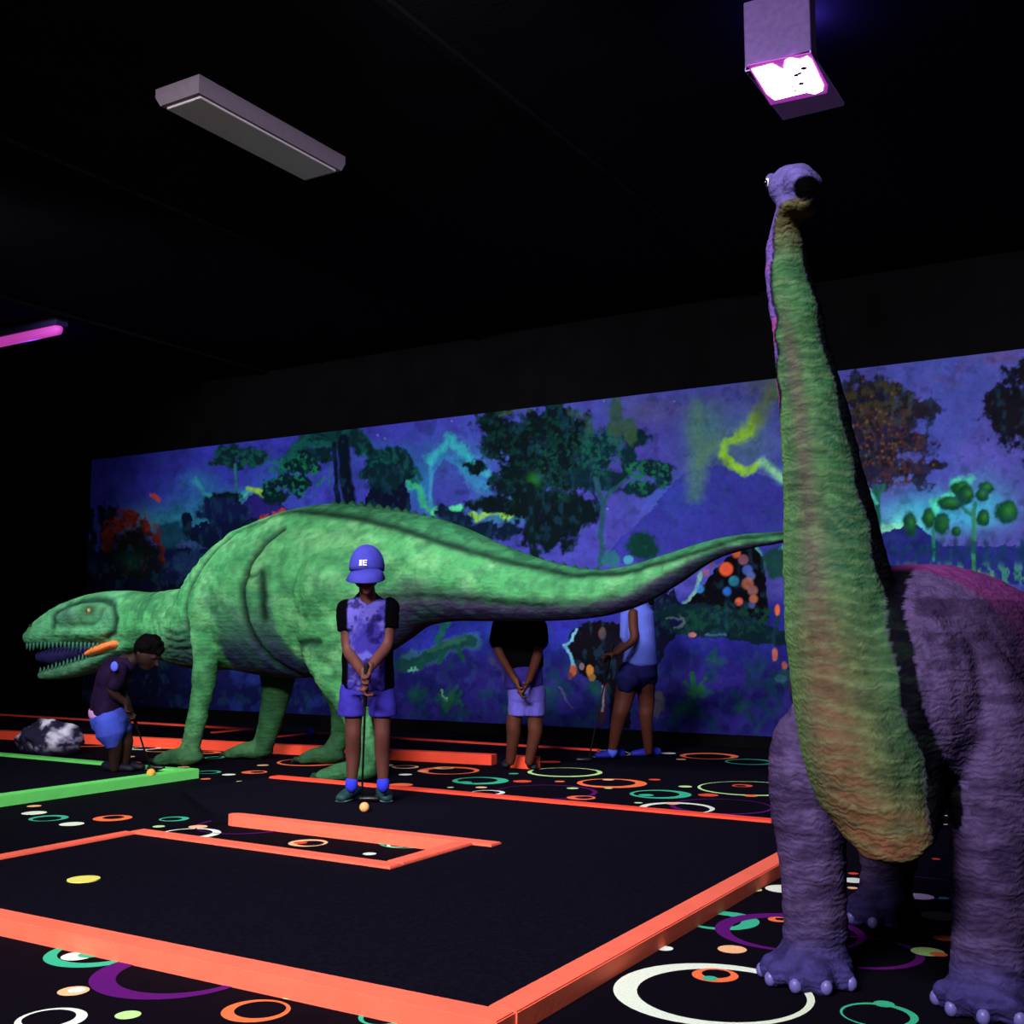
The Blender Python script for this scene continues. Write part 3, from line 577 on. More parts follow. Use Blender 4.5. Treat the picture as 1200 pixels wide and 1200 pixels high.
    n = fbm(u, v, 22, 5, 6); n_ = fbm(u, v, 6, 3, 9)
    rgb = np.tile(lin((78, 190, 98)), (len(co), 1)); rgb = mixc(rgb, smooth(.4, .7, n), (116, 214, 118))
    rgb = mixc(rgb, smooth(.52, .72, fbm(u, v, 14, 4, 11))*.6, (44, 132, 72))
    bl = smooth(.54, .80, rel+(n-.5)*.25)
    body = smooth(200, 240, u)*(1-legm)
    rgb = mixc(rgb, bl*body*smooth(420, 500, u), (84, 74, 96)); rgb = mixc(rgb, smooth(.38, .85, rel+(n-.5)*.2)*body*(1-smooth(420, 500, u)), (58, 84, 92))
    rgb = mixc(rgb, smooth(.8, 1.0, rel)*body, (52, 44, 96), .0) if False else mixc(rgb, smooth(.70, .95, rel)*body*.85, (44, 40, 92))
    str_ = smooth(455, 520, u)*np.exp(-((rel-.68)/.07)**2)*(1-smooth(700, 760, u)); rgb = mixc(rgb, str_*.6, (44, 104, 66))
    # dark band below spine
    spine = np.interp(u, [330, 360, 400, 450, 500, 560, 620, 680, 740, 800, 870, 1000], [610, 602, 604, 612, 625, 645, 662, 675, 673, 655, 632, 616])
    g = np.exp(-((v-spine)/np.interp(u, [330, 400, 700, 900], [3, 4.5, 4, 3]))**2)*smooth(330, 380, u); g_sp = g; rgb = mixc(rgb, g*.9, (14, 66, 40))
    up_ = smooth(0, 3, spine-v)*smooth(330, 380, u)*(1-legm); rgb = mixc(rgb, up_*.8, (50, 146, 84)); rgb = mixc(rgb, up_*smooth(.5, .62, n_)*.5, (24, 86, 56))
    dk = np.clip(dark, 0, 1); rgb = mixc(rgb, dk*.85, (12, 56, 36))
    # neck stripes, back of the neck, head
    nk = smooth(165, 185, u)*(1-smooth(240, 262, u))*(1-legm); rgb = mixc(rgb, nk*smooth(.52, .66, fbm(u*2.2, v*.4, 9, 3, 5))*.7, (36, 120, 62)); rgb = mixc(rgb, nk*smooth(.5, .8, rel)*.7, (50, 84, 62))
    hd = 1-smooth(150, 172, u); rgb = mixc(rgb, hd*.65, (104, 206, 132)); rgb = mixc(rgb, hd*np.exp(-((v-756)/4.0)**2)*smooth(.45, .55, n_)*.9, (20, 84, 50))
    e = segdist(u, v, [(82, 728), (84, 718), (100, 711), (112, 704), (125, 702), (150, 704)]); rgb = mixc(rgb, np.exp(-(e/4)**2)*(.6+.6*n_)*side, (14, 70, 42))
    e = segdist(u, v, [(155, 708), (162, 722), (158, 740), (145, 748), (120, 752)]); rgb = mixc(rgb, np.exp(-(e/3)**2)*.7*side, (30, 104, 60))
    rgb = mixc(rgb, np.exp(-(((u-100)/16)**2+((v-722)/8)**2))*.9*side, (92, 136, 112)); rgb = mixc(rgb, np.exp(-(((u-128)/14)**2+((v-716)/9)**2))*.95*side, (58, 74, 40))
    rgb = mixc(rgb, np.exp(-(((u-150)/9)**2+((v-722)/14)**2))*.5*side, (84, 150, 108))
    jaw = (v > 766+(100-u)*.12)*(u < 165); rgb = mixc(rgb, jaw*.8, (92, 148, 104)); 
    mouth = ((v > 757+(n_-.5)*5) & (v < 778-(u-60)*.2) & (u < 160) & (nr[:, 2] != 9) & (np.abs(nr[:, 2]) > .35)); rgb = mixc(rgb, mouth*1.0, (26, 20, 60))
    # legs
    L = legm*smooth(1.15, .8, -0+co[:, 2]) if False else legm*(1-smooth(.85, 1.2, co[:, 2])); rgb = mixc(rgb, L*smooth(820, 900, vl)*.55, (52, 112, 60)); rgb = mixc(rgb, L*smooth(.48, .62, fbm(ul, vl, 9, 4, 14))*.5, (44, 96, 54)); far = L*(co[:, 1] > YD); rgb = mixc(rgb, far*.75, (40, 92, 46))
    fr = L*(u > 215)*(u < 275); rgb = mixc(rgb, fr*.25, (110, 200, 110))
    rgb = mixc(rgb, smooth(.55, .75, fbm(u, v, 4, 3, 21))*.25, (30, 90, 55))
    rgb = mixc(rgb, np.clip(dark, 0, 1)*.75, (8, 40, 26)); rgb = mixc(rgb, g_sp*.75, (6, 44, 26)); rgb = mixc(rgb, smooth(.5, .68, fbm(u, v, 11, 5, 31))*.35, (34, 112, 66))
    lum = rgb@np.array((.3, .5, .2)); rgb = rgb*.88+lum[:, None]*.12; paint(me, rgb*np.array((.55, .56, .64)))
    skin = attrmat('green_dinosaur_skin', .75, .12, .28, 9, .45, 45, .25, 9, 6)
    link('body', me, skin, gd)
    # dorsal scutes
    sc = mat('dark_green_scute', (16, 62, 38), .7, .2, noise=.2)
    xs = np.concatenate([np.linspace(392, 560, 17), np.linspace(570, 700, 11)])
    for x in xs:
        t = np.interp(x, P[:, 0], P[:, 1]); q = ony(x, t+1, YD); b = bmesh.new(); s = random.uniform(.020, .036)*(1 if x < 560 else .7)
        sweep(b, [q+np.array((-s, 0, -.03)), q+np.array((0, 0, -.01)), q+np.array((s, 0, -.03))], [.03, .035, .02], [.03, .035, .02], (0, 1, 0), 10, 3)
        obj('back_scute', b, sc, gd)
    # eyes, teeth, tongue, claws
    for sgn in (-1, 1):
        c = ony(126, 716.5, 6.5); c[1] = 6.5+sgn*.185; b = bmesh.new(); ball(b, c, .028, 16)
        o = obj('eye', b, mat('amber_eye_glass', (128, 112, 60), .25, .5), gd)
        b = bmesh.new(); ball(b, c+np.array((-.004, sgn*.019, 0)), (.009, .012, .015), 12); obj('pupil', b, mat('black_pupil', (8, 8, 8), .1, .6), o)
        b = bmesh.new(); cc = ony(45, 733, 6.5); cc[1] = 6.5+sgn*.075; ball(b, cc, (.022, .02, .013), 12); obj('nostril', b, mat('dark_nostril', (16, 50, 34), .8), gd)
        pv = c[1]
    tooth = mat('ivory_tooth', (46, 92, 74), .5, .2)
    for sgn in (-1, 1):
        for k in range(19):
            f = k/18; x = 40+f*96; y = 757.5-1.5*math.sin(f*3.1)
            w = np.interp(x, P[:, 0], P[:, 3]); q = ony(x, y, YD); q[1] = YD+sgn*w*.86; L_ = random.uniform(.022, .042)
            b = bmesh.new(); sweep(b, [q+np.array((0, 0, .02)), q+np.array((0, 0, -L_*.5)), q+np.array((-.006, 0, -L_))], [.014, .010, .003], None, (1, 0, 0), 8, 1); obj('tooth', b, tooth, gd)
        for k in range(15):
            f = k/14; x = 54+f*70; y = np.interp(x, J[:, 0], J[:, 1])+1; w = np.interp(x, J[:, 0], J[:, 3]); q = ony(x, y, YD); q[1] = YD+sgn*w*.8; L_ = random.uniform(.02, .036)
            b = bmesh.new(); sweep(b, [q+np.array((0, 0, -.02)), q+np.array((0, 0, L_*.5)), q+np.array((-.004, 0, L_))], [.013, .009, .003], None, (1, 0, 0), 8, 1); obj('tooth', b, tooth, gd)
    b = bmesh.new(); R = [(104, 766, .045, .025), (116, 762, .09, .045), (130, 759, .12, .05), (143, 755, .15, .04)]
    sweep(b, [ony(x, y, YD-.1) for x, y, _, _ in R], [r[2] for r in R], [r[3] for r in R], (0, 1, 0), 16, 3); obj('tongue', b, mat('orange_tongue', (240, 120, 60), .5, .3, noise=.15), gd)
    b = bmesh.new(); R = [(48, 770, .05, .05), (70, 769, .09, .085), (95, 765, .12, .075), (115, 762, .13, .05)]
    sweep(b, [ony(x, y, YD+.02) for x, y, _, _ in R], [r[2] for r in R], [r[3] for r in R], (0, 1, 0), 16, 3); obj('mouth_lining', b, mat('dark_violet_mouth_lining', (26, 20, 66), .7, .2, noise=.3), gd)
    claw = mat('dark_claw', (34, 60, 40), .4, .4)
    for px, py, Y, L_, w in ((221, 888, 6.2, 28, .07), (303, 884, 6.82, 28, .07), (424, 908, 6.17, 40, .08), (388, 886, 6.85, 26, .07)):
        h = ony(px, py, Y); d = proj(h)[2]/F
        for k in range(4):
            dy = (k-1.5)*w; e = h+np.array((-L_*d*(1-.12*abs(k-1.5))-.03, dy*1.65, 0)); e[2] = .04
            b = bmesh.new(); sweep(b, [e, e+np.array((-.04, 0, .004)), e+np.array((-.075, 0, -.025))], [.022, .017, .006], None, (0, 1, 0), 10, 2); obj('claw', b, claw, gd)
build_green()

# ------------------------------------------------------------------ long-necked dinosaur
def build_long():
    gd = thing('dinosaur_statue', 'purple long-necked dinosaur with green throat towering at the right front', 'dinosaur', (-.72, 3.7, 0))
    bm = bmesh.new()
    # neck rings: y, xl, xr, Y, depth half-thickness
    N = [(243, 911, 958, 3.06, .075), (262, 906, 944, 3.10, .07), (290, 899, 945, 3.14, .07), (320, 898, 950, 3.16, .075), (350, 902, 959, 3.18, .08), (400, 908, 969, 3.20, .085), (440, 912, 981, 3.22, .09), (500, 917, 998, 3.24, .11),
         (560, 919, 1013, 3.26, .13), (620, 920, 1030, 3.27, .15), (700, 922, 1052, 3.27, .18), (760, 926, 1072, 3.25, .21), (820, 934, 1082, 3.23, .23), (880, 945, 1098, 3.20, .25), (925, 957, 1108, 3.18, .23), (955, 972, 1106, 3.13, .19), (982, 990, 1098, 3.04, .09), (996, 1004, 1085, 3.0, .035)]
    P = interp(N, 3); pts = []; ra = []; rb = []
    for y, xl, xr, Y, t in P:
        a = ony(xl, y, Y); c = ony(xr, y, Y); pts.append((a+c)/2); ra.append(np.linalg.norm(a-c)/2); rb.append(t)
    sweep(bm, pts, ra, rb, (1, 0, 0), 32, 4, .15)
    NK = np.array([[p[2], p[0], p[1], r] for p, r in zip(pts, ra)])
    # head
    def E(px, py, Y, rx, rz, ry, rot=None):
        c = ony(px, py, Y); d = proj(c)[2]/F; ball(bm, c, (rx*d, ry, rz*d), 24, rot)
    E(946, 243, 3.0, 11, 9, .05); E(927, 222, 3.08, 25, 24, .085); E(941, 218, 3.02, 22, 22, .085); E(948, 226, 2.99, 14, 20, .06); E(932, 243, 3.04, 20, 12, .065); E(932, 207, 3.08, 24, 12, .075); E(906, 214, 3.09, 9, 12, .04)
    # trunk of the body
    bx = -.72
    body = [(3.30, .82, .25, .30), (3.5, .84, .36, .36), (3.75, .84, .42, .385), (4.05, .84, .42, .38), (4.35, .82, .38, .35), (4.6, .80, .28, .26), (4.85, .76, .18, .16), (5.2, .66, .11, .10), (5.6, .5, .075, .07), (6.0, .34, .05, .045), (6.4, .24, .03, .03)]
    Bp = interp(body, 3)
    sweep(bm, [(bx + (0 if y < 4.6 else (y-4.6)*.25), y, z) for y, z, a, c in Bp], [r[2] for r in Bp], [r[3] for r in Bp], (1, 0, 0), 36, 4)
    # legs
    def leg(rows, Y, fl=1.05):
        R = interp(rows, 3); p = []; r = []
        for x, y, w in R:
            q = ony(x, y, Y); p.append(q); r.append(w*proj(q)[2]/F)
        sweep(bm, p, r, [k*fl for k in r], (1, 0, 0), 24, 3)
        return p
    leg([(962, 830, 30), (950, 870, 45), (947, 910, 46), (946, 950, 42), (951, 990, 41), (953, 1030, 39), (955, 1070, 37), (955, 1110, 38), (952, 1135, 42)], 3.36)
    leg([(1140, 790, 44), (1158, 840, 52), (1162, 900, 52), (1163, 960, 50), (1163, 1020, 47), (1163, 1080, 46), (1163, 1120, 47), (1163, 1140, 50)], 3.36)
    leg([(1040, 940, 44), (1042, 990, 36), (1040, 1020, 31), (1038, 1045, 31), (1036, 1060, 34)], 4.18)
    leg([(1215, 900, 44), (1215, 980, 36), (1213, 1020, 31), (1213, 1045, 31), (1213, 1060, 34)], 4.18)
    def foot(px, py, Y, R):
        c = ony(px, py, Y); ball(bm, (c[0], c[1]-.02, .04), (R, R*1.05, .075), 24)
        for k in range(5):
            a = math.radians(-90+(k-2)*36); ball(bm, (c[0]+R*.93*math.cos(a), c[1]-.02+R*math.sin(a), .03), (.032, .032, .045), 12)
    foot(952, 1150, 3.36, .125); foot(1163, 1150, 3.36, .13); foot(1036, 1068, 4.18, .125); foot(1213, 1068, 4.18, .125)
    # shoulder
    E(985, 850, 3.42, 56, 60, .16); E(1120, 830, 3.42, 60, 90, .18)
    me = fused(bm, 0.0105, 5); co = coords(me)
    zc = np.maximum(co[:, 2], 0.0); co[:, 2] = zc; setco(me, co); nr = normals(me)
    x, y, z = co.T
    o_ = np.argsort(NK[:, 0]); cx = np.interp(z, NK[o_, 0], NK[o_, 1]); cy = np.interp(z, NK[o_, 0], NK[o_, 2]); w = np.interp(z, NK[o_, 0], NK[o_, 3])
    uu = (x-cx)/w; ang = np.degrees(np.arctan2(nr[:, 0], -nr[:, 1]))   # 0 = facing front, + = right
    # wrinkles
    a1 = vnoise(x*9+y*7, z*9, 3)*3; wr = np.sin(z*150+a1*4+np.sin(x*16)*2)
    inneck = (np.abs(uu) < 1.3) & (y < cy+.30) & (z > .34)
    legs = (z < .62) & ~((np.abs(uu) < 1.05) & (y < 3.4) & (z > .34))
    disp = wr*np.where(legs, .0012, .0008)
    kk = smooth(.35, .7, vnoise(x*14+y*11, z*30, 9)); disp -= kk*np.where(legs, .0035, .001)
    disp += (vnoise(x*22+y*18, z*22, 12)-.5)*.006
    # eye socket, mouth hollow, shoulder crease
    setco(me, co+nr*disp[:, None])
    pn = fbm(x*100+y*80, z*100, 12, 4, 3); fn = fbm(x*300+y*280, z*300, 5, 3, 8)
    rgb = np.tile(lin((110, 84, 150)), (len(x), 1))
    rgb = mixc(rgb, smooth(.42, .7, pn)*.7, (84, 62, 116)); rgb = mixc(rgb, smooth(.5, .7, fn)*.35, (60, 44, 90))
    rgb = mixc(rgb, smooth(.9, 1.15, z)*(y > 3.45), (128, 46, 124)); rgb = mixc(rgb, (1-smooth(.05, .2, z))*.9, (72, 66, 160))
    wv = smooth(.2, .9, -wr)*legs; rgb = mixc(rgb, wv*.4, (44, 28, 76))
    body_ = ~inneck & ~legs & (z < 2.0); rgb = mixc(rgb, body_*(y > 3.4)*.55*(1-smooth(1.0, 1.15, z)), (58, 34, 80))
    # throat and chest
    hu, hv, _ = proj(co); zh = ony(930, 246, 3.06)[2]
    sc_ = np.sin(z*46+np.sin(z*17)*1.5)
    leftb = np.interp(z, [.4, 1.5, 1.62, 1.73, 1.83, 1.95, 2.1, 2.25], [-1.03, -1.03, -.98, -.82, -.70, -.52, -.36, -.30])+.10*sc_*smooth(1.5, 1.7, z)
    rightb = np.interp(z, [.4, .9, 1.4, 2.2], [.93, .90, .90, .92])+.03*np.sin(z*30)
    yl = cy+np.interp(z, [.4, 1.2, 2.2], [.12, .10, .05])
    thr = inneck*smooth(leftb-.03, leftb+.05, uu)*(1-smooth(rightb-.08, rightb+.03, uu))*(y < yl)
    g = np.tile(lin((66, 134, 72)), (len(x), 1)); g = mixc(g, smooth(.45, .7, pn)*.7, (50, 104, 74)); g = mixc(g, smooth(-.55, -.95, uu)*.0+(1-smooth(-.95, -.5, uu))*.75, (118, 190, 92)); g = mixc(g, smooth(.25, .7, uu)*.6, (36, 104, 66))
    st = np.exp(-((uu+.15)/.28)**2)*(1-smooth(1.8, 2.05, z)); g = mixc(g, st*.85, (104, 88, 84))
    low = 1-smooth(.62, 1.3, z+(pn-.5)*.25); ctr = np.exp(-((uu+.1)/.6)**2); g = mixc(g, low*ctr*.95, (140, 98, 62)); g = mixc(g, (1-smooth(.44, .66, z))*.92, (150, 96, 56))
    g = mixc(g, smooth(2.06, 2.16, z)*.9, (112, 102, 60)); g = mixc(g, smooth(.3, .9, wr)*.22, (150, 190, 120)); g = mixc(g, smooth(.45, .65, fn)*.25, (60, 80, 60))
    rgb = rgb*(1-thr[:, None])+g*thr[:, None]
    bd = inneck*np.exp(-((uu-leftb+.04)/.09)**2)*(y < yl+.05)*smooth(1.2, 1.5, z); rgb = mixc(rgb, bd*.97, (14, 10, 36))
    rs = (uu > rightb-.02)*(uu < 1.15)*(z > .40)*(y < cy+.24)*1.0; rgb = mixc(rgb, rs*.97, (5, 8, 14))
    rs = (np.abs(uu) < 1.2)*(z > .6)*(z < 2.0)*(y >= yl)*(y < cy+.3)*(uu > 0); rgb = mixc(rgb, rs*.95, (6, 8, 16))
    rgb = mixc(rgb, (~inneck | (z < .36))*smooth(.5, .66, fbm(x*90+y*70, z*420, 12, 3, 23))*.55, (40, 26, 66))
    g2 = inneck*smooth(.52, .68, fbm(x*60+y*40, z*420+x*60, 9, 3, 29))*(z < 1.95); rgb = mixc(rgb, g2*.3, (34, 54, 40))
    pk = inneck*(uu < leftb-.10)*(z > 1.35)*(z < zh); rgb = mixc(rgb, pk*.9, (136, 92, 220)); rgb = mixc(rgb, pk*smooth(.5, .62, vnoise(z*16, x*0, 3))*.9, (210, 60, 190))
    hd = (z > zh)*1.0; rgb = mixc(rgb, hd, (112, 94, 190)); rgb = mixc(rgb, hd*smooth(.5, .7, pn)*.5, (76, 62, 140))
    ol = (1-smooth(.85, 1.1, np.hypot((hu-937)/27, (hv-251)/17)))*(z > 1.9); rgb = mixc(rgb, ol, (116, 108, 62))
    dm = np.hypot((hu-946)/16.5, (hv-220)/15.5)+(pn-.5)*.3; rgb = mixc(rgb, (1-smooth(.9, 1.08, dm))*(z > 1.9), (2, 2, 4))
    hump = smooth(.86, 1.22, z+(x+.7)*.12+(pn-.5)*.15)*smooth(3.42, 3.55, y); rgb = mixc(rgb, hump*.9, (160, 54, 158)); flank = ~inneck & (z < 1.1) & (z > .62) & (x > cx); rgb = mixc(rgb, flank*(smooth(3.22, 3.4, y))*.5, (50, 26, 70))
    lum = rgb@np.array((.3,.5,.2)); rgb = rgb*.8+lum[:, None]*.2
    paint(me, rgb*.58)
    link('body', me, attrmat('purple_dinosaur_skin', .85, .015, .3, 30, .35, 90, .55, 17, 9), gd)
    for px, Y, s in ((899, 3.06, -1), (957, 3.12, 1)):
        c = ony(px+1, 214, Y); b = bmesh.new(); ball(b, c+np.array((0, 0, 0)), (.010, .012, .013), 16); o = obj('eye', b, mat('pale_eye_glass', (235, 225, 220), .12, .7), gd)
        b = bmesh.new(); ball(b, c+np.array((s*.004, -.010, -.002)), (.007, .006, .009), 12); obj('pupil', b, mat('black_pupil', (8, 8, 8), .1, .6), o)
    cl = mat('grey_violet_toenail', (104, 98, 170), .4, .4)
    for px, py, Y, R in ((952, 1150, 3.36, .125), (1163, 1150, 3.36, .13), (1036, 1068, 4.18, .125), (1213, 1068, 4.18, .125)):
        c = ony(px, py, Y)
        for k in range(5):
            a = math.radians(-90+(k-2)*36); b = bmesh.new(); ball(b, (c[0]+R*1.08*math.cos(a), c[1]-.02+R*1.15*math.sin(a), .022), (.018, .018, .022), 10); obj('toenail', b, cl, gd)
    return NK
build_long()

# ------------------------------------------------------------------ people
def person_root(px, py, z, label):
    c = onz(px, py, z); return thing('person', label, 'person', c), proj(c)[2]
def finger(bm, base, d, curl, L, r):
    d = d/np.linalg.norm(d); curl = curl/np.linalg.norm(curl)
    p1 = base+d*L*.4; p2 = p1+(d*.6+curl*.8)*L*.3; p3 = p2+(d*-.1+curl)*L*.25
    sweep(bm, [base-d*.012, base, p1, p2, p3], [r, r, r*.95, r*.88, r*.75], None, (0.2, 1, 0.1), 8, 2)
def hand(bm, wrist, d, curl, sz=1.0, flip=1):
    """palm, four unequal curled fingers and a thumb leaving the side of the palm"""
    d = np.array(d, float); d /= np.linalg.norm(d); curl = np.array(curl, float); curl = curl-d*(curl@d); curl /= np.linalg.norm(curl); s = np.cross(d, curl)*flip
    c = wrist+d*.045*sz
    sweep(bm, [wrist-d*.02, wrist+d*.02*sz, wrist+d*.075*sz], [.022*sz, .034*sz, .038*sz], [.02*sz, .016*sz, .014*sz], s, 12, 2)
    for k, L in enumerate((.068, .076, .070, .054)):
        finger(bm, wrist+d*.078*sz+s*(k-1.5)*-.019*sz, d, curl, L*sz, .0085*sz)
    finger(bm, wrist+d*.03*sz+s*.032*sz, d*.6+s*.6+curl*.3, curl-s*.5, .055*sz, .0095*sz)
def limb(bm, P, r, side=(0, 1, 0)): 
    R = interp([list(p)+[q] for p, q in zip(P, r)], 4); sweep(bm, [x[:3] for x in R], [x[3] for x in R], None, side, 14, 3)
def skin_mesh(bm, vox=.007, s=3): return fused(bm, vox, s)

skin_mat = mat('tanned_skin', (86, 48, 42), .6, .25, noise=.12, nscale=12)
skin_dk = mat('brown_skin', (46, 28, 24), .65, .2, noise=.15, nscale=12)
skin_dk2 = mat('deep_brown_skin', (74, 36, 26), .65, .2, noise=.15, nscale=12)
hair_mat = mat('black_hair', (7, 6, 7), .8, .04, noise=.3, nscale=60, bump=.4, bscale=120)

def build_boy():
    g, D = person_root(428, 942, FZ, 'person in violet cap, tie-dye shirt and violet shorts, putting before the green dinosaur')
    p = lambda x, y, f=0: pd(x, y, D-f)
    bm = bmesh.new()
    for s, hx, kx, ax in ((-1, 415, 414, 412), (1, 446, 448, 449)):
        limb(bm, [p(hx, 812, 0), p(kx, 850, .02), p(kx, 862, .02), p(kx, 885, -.01), p(ax, 918, 0)], [.062, .047, .045, .043, .028])
    sweep(bm, [p(431, 812), p(431, 770), p(431, 722)], [.11, .11, .13], [.075, .075, .075], tuple(RT), 20, 3)
    limb(bm, [p(431, 712, .02), p(431, 700, .04), p(430, 690, .07)], [.055, .045, .045])
    # head bowed towards the ball
    hc = p(429, 671, .10); ball(bm, hc, (.072, .086, .098), 20)
    ball(bm, p(429.5, 684, .155), (.046, .045, .045), 14); ball(bm, p(429.5, 693, .15), (.024, .022, .018), 12)           # jaw, chin
    sweep(bm, [p(429.5, 677, .185), p(429.5, 682, .205)], [.010, .014], None, (1, 0, 0), 8, 2)                         # nose
    for s in (-1, 1): ball(bm, p(429+s*14.6, 676, .09), (.010, .02, .028), 10)                                          # ears
    for s in (-1, 1): ball(bm, p(429+s*4, 687.5, .19), (.016, .008, .005), 8)
    arms = [(p(406, 712), p(408, 762, .06), p(426, 790, .26)), (p(457, 710), p(453, 757, .06), p(433, 784, .26))]
    for A, E_, W_ in arms:
        limb(bm, [A, (A+E_)/2, E_, (E_*.45+W_*.55), W_], [.048, .040, .033, .031, .023])
    hand(bm, arms[0][2]+np.array((0, 0, 0)), p(429, 812, .27)-arms[0][2], FW*-.2+RT, 1.0, 1)
    hand(bm, arms[1][2], p(429, 806, .27)-arms[1][2], FW*-.2-RT, 1.0, -1)
    body = skin_mesh(bm, .006, 2); link('body', body, skin_mat, g)
    # shirt
    b = bmesh.new()
    R = interp([(431, 700, .075, .06), (431, 706, .125, .075), (431, 716, .158, .09), (431, 740, .148, .10), (431, 768, .142, .10), (431, 790, .148, .105), (431, 805, .152, .11)], 4)
    sweep(b, [p(x, y) for x, y, _, _ in R], [r[2] for r in R], [r[3] for r in R], tuple(RT), 28, 1)
    for (A, E_, W_), xs in zip(arms, ((400, 738), (466, 733))):
        ball(b, A-np.array((0, 0, .012)), .058, 16); e = A+(E_-A)*.56; sweep(b, [A, (A+e)/2, e], [.056, .057, .062], None, (0, 1, 0), 16, 0)
    me = fused(b, .008, 3); co = coords(me)
    v_ = co-np.array(g.location); sx = v_@RT; cz = v_[:, 2]; fr = -(v_@np.array((FW[0], FW[1], 0)))
    n = fbm(sx*100+7, cz*100, 9, 4, 5); n2 = fbm(sx*100, cz*100, 4, 3, 8)
    rgb = np.tile(lin((70, 62, 176)), (len(co), 1)); rgb = mixc(rgb, smooth(.45, .65, n), (120, 112, 226)); rgb = mixc(rgb, smooth(.52, .62, n2)*.8, (34, 26, 96))
    xc = (p(431, 750)-np.array(g.location))@RT; px_, py_, _ = proj(co)
    sl = smooth(.098, .108, np.abs(sx-xc-.00)+.0*cz); rgb = mixc(rgb, np.maximum(sl, (smooth(1.14, 1.165, cz))), (10, 8, 16)); rgb = mixc(rgb, (1-smooth(-.02, .02, fr))*1.0, (10, 8, 16))
    dist = segdist(px_, py_, [(418, 704), (431, 709), (443, 704)])
    disp = (fbm(sx*100, cz*60, 7, 3, 4)-.5)*.018; setco(me, co+normals(me)*disp[:, None])
    paint(me, rgb*.52); link('shirt', me, attrmat('tie_dye_jersey', .95, .01, .15, 30, .3, 60), g)
    # shorts
    b = bmesh.new()
    sweep(b, [p(431, 796), p(431, 812)], [.146, .150], [.105, .108], tuple(RT), 24, 0)
    for hx, kx in ((415, 412), (446, 449)): sweep(b, [p(hx, 803), p(kx, 822, .01), p(kx, 838, .01)], [.076, .075, .078], None, (1, 0, 0), 20, 0)
    me = fused(b, .008, 3); co = coords(me); setco(me, co+normals(me)*((fbm(co[:, 0]*100, co[:, 2]*100, 8, 3, 2)-.5)*.016)[:, None])
    link('shorts', me, mat('violet_shorts_fabric', (50, 42, 146), .85, .1, noise=.15, nscale=14), g)
    # cap
    b = bmesh.new(); cc = p(430, 664, .09); bmesh.ops.create_uvsphere(b, u_segments=24, v_segments=16, radius=1, matrix=Matrix.Translation(Vector(tuple(cc))) @ Matrix.Diagonal((.085, .104, .118, 1)))
    bmesh.ops.delete(b, geom=[v for v in b.verts if v.co.z < cc[2]-.045], context='VERTS')
    fw2 = -np.array((FW[0], FW[1], 0)); fw2 /= np.linalg.norm(fw2)
    # a wide brim drooping over the face
    ro, ri = [], []
    for k in range(25):
        a = -1.75+k/24*3.5; dr = fw2*math.cos(a)+RT*math.sin(a)*.86; ri.append(cc+dr*.093+np.array((0, 0, -.020))); ro.append(cc+dr*(.110+.052*max(0, math.cos(a)))+np.array((0, 0, -.062-.040*max(0, math.cos(a)))))
    vi = [b.verts.new(q) for q in ri]; vo = [b.verts.new(q) for q in ro]
    for k in range(24): b.faces.new((vi[k], vi[k+1], vo[k+1], vo[k]))
    cap_m = mat('periwinkle_cap_cotton', (56, 57, 150), .85, .1, noise=.08, nscale=30, bump=.1, bscale=200)
    cap = obj('cap', b, cap_m, g); sd = cap.modifiers.new('s', 'SOLIDIFY'); sd.thickness = .006; sd.offset = 1
    b = bmesh.new(); ball(b, cc+np.array((0, 0, .115)), (.009, .009, .006), 10); obj('cap_button', b, cap_m, cap)
    b = bmesh.new()
    def patch(x0, y0, x1, y1):
        q = [cc+RT*x+np.array((0, 0, 1.0))*z+fw2*(.107*math.sqrt(max(.05, 1-(x/.09)**2-(z/.124)**2))+.004) for x, z in ((x0, y0), (x1, y0), (x1, y1), (x0, y1))]
        b.faces.new([b.verts.new(w) for w in q])
    patch(-.040, .000, -.014, .031); patch(-.008, .000, -.003, .031)
    for z in (0, .013, .026): patch(-.003, z, .014, z+.005)
    o = obj('cap_emblem', b, mat('white_embroidery', (225, 220, 245), .8, .1), cap, False); sd = o.modifiers.new('s', 'SOLIDIFY'); sd.thickness = .003
    # socks and shoes
    for ax in (412, 449):
        b = bmesh.new(); sweep(b, [p(ax, 914), p(ax, 922)], [.035, .036], None, (1, 0, 0), 16, 1); obj('sock', b, mat('blue_sock', (50, 60, 220), .9, .1), g)
        b = bmesh.new(); q = onz(ax, 936, FZ); dr = fw2+RT*(-.25 if ax < 430 else .25); 
        sweep(b, [q-dr*.07+np.array((0, 0, .038)), q+np.array((0, 0, .038)), q+dr*.09+np.array((0, 0, .030)), q+dr*.15+np.array((0, 0, .026))], [.036, .042, .046, .034], [.034, .040, .030, .024], tuple(RT), 16, 3)
        s = obj('shoe', b, mat('dark_teal_shoe', (26, 62, 62), .6, .3, noise=.4, nscale=25), g)
        b = bmesh.new(); sweep(b, [q-dr*.07+np.array((0, 0, .008)), q+dr*.02+np.array((0, 0, .008)), q+dr*.155+np.array((0, 0, .008))], [.040, .046, .036], [.008, .008, .008], tuple(RT), 16, 1); obj('sole', b, mat('grey_sole', (70, 100, 104), .7), s)
    putter((p(429, 790, .27)), onz(424, 940, FZ), 'thin dark putter held by the capped boy between his legs', RT)
    return g
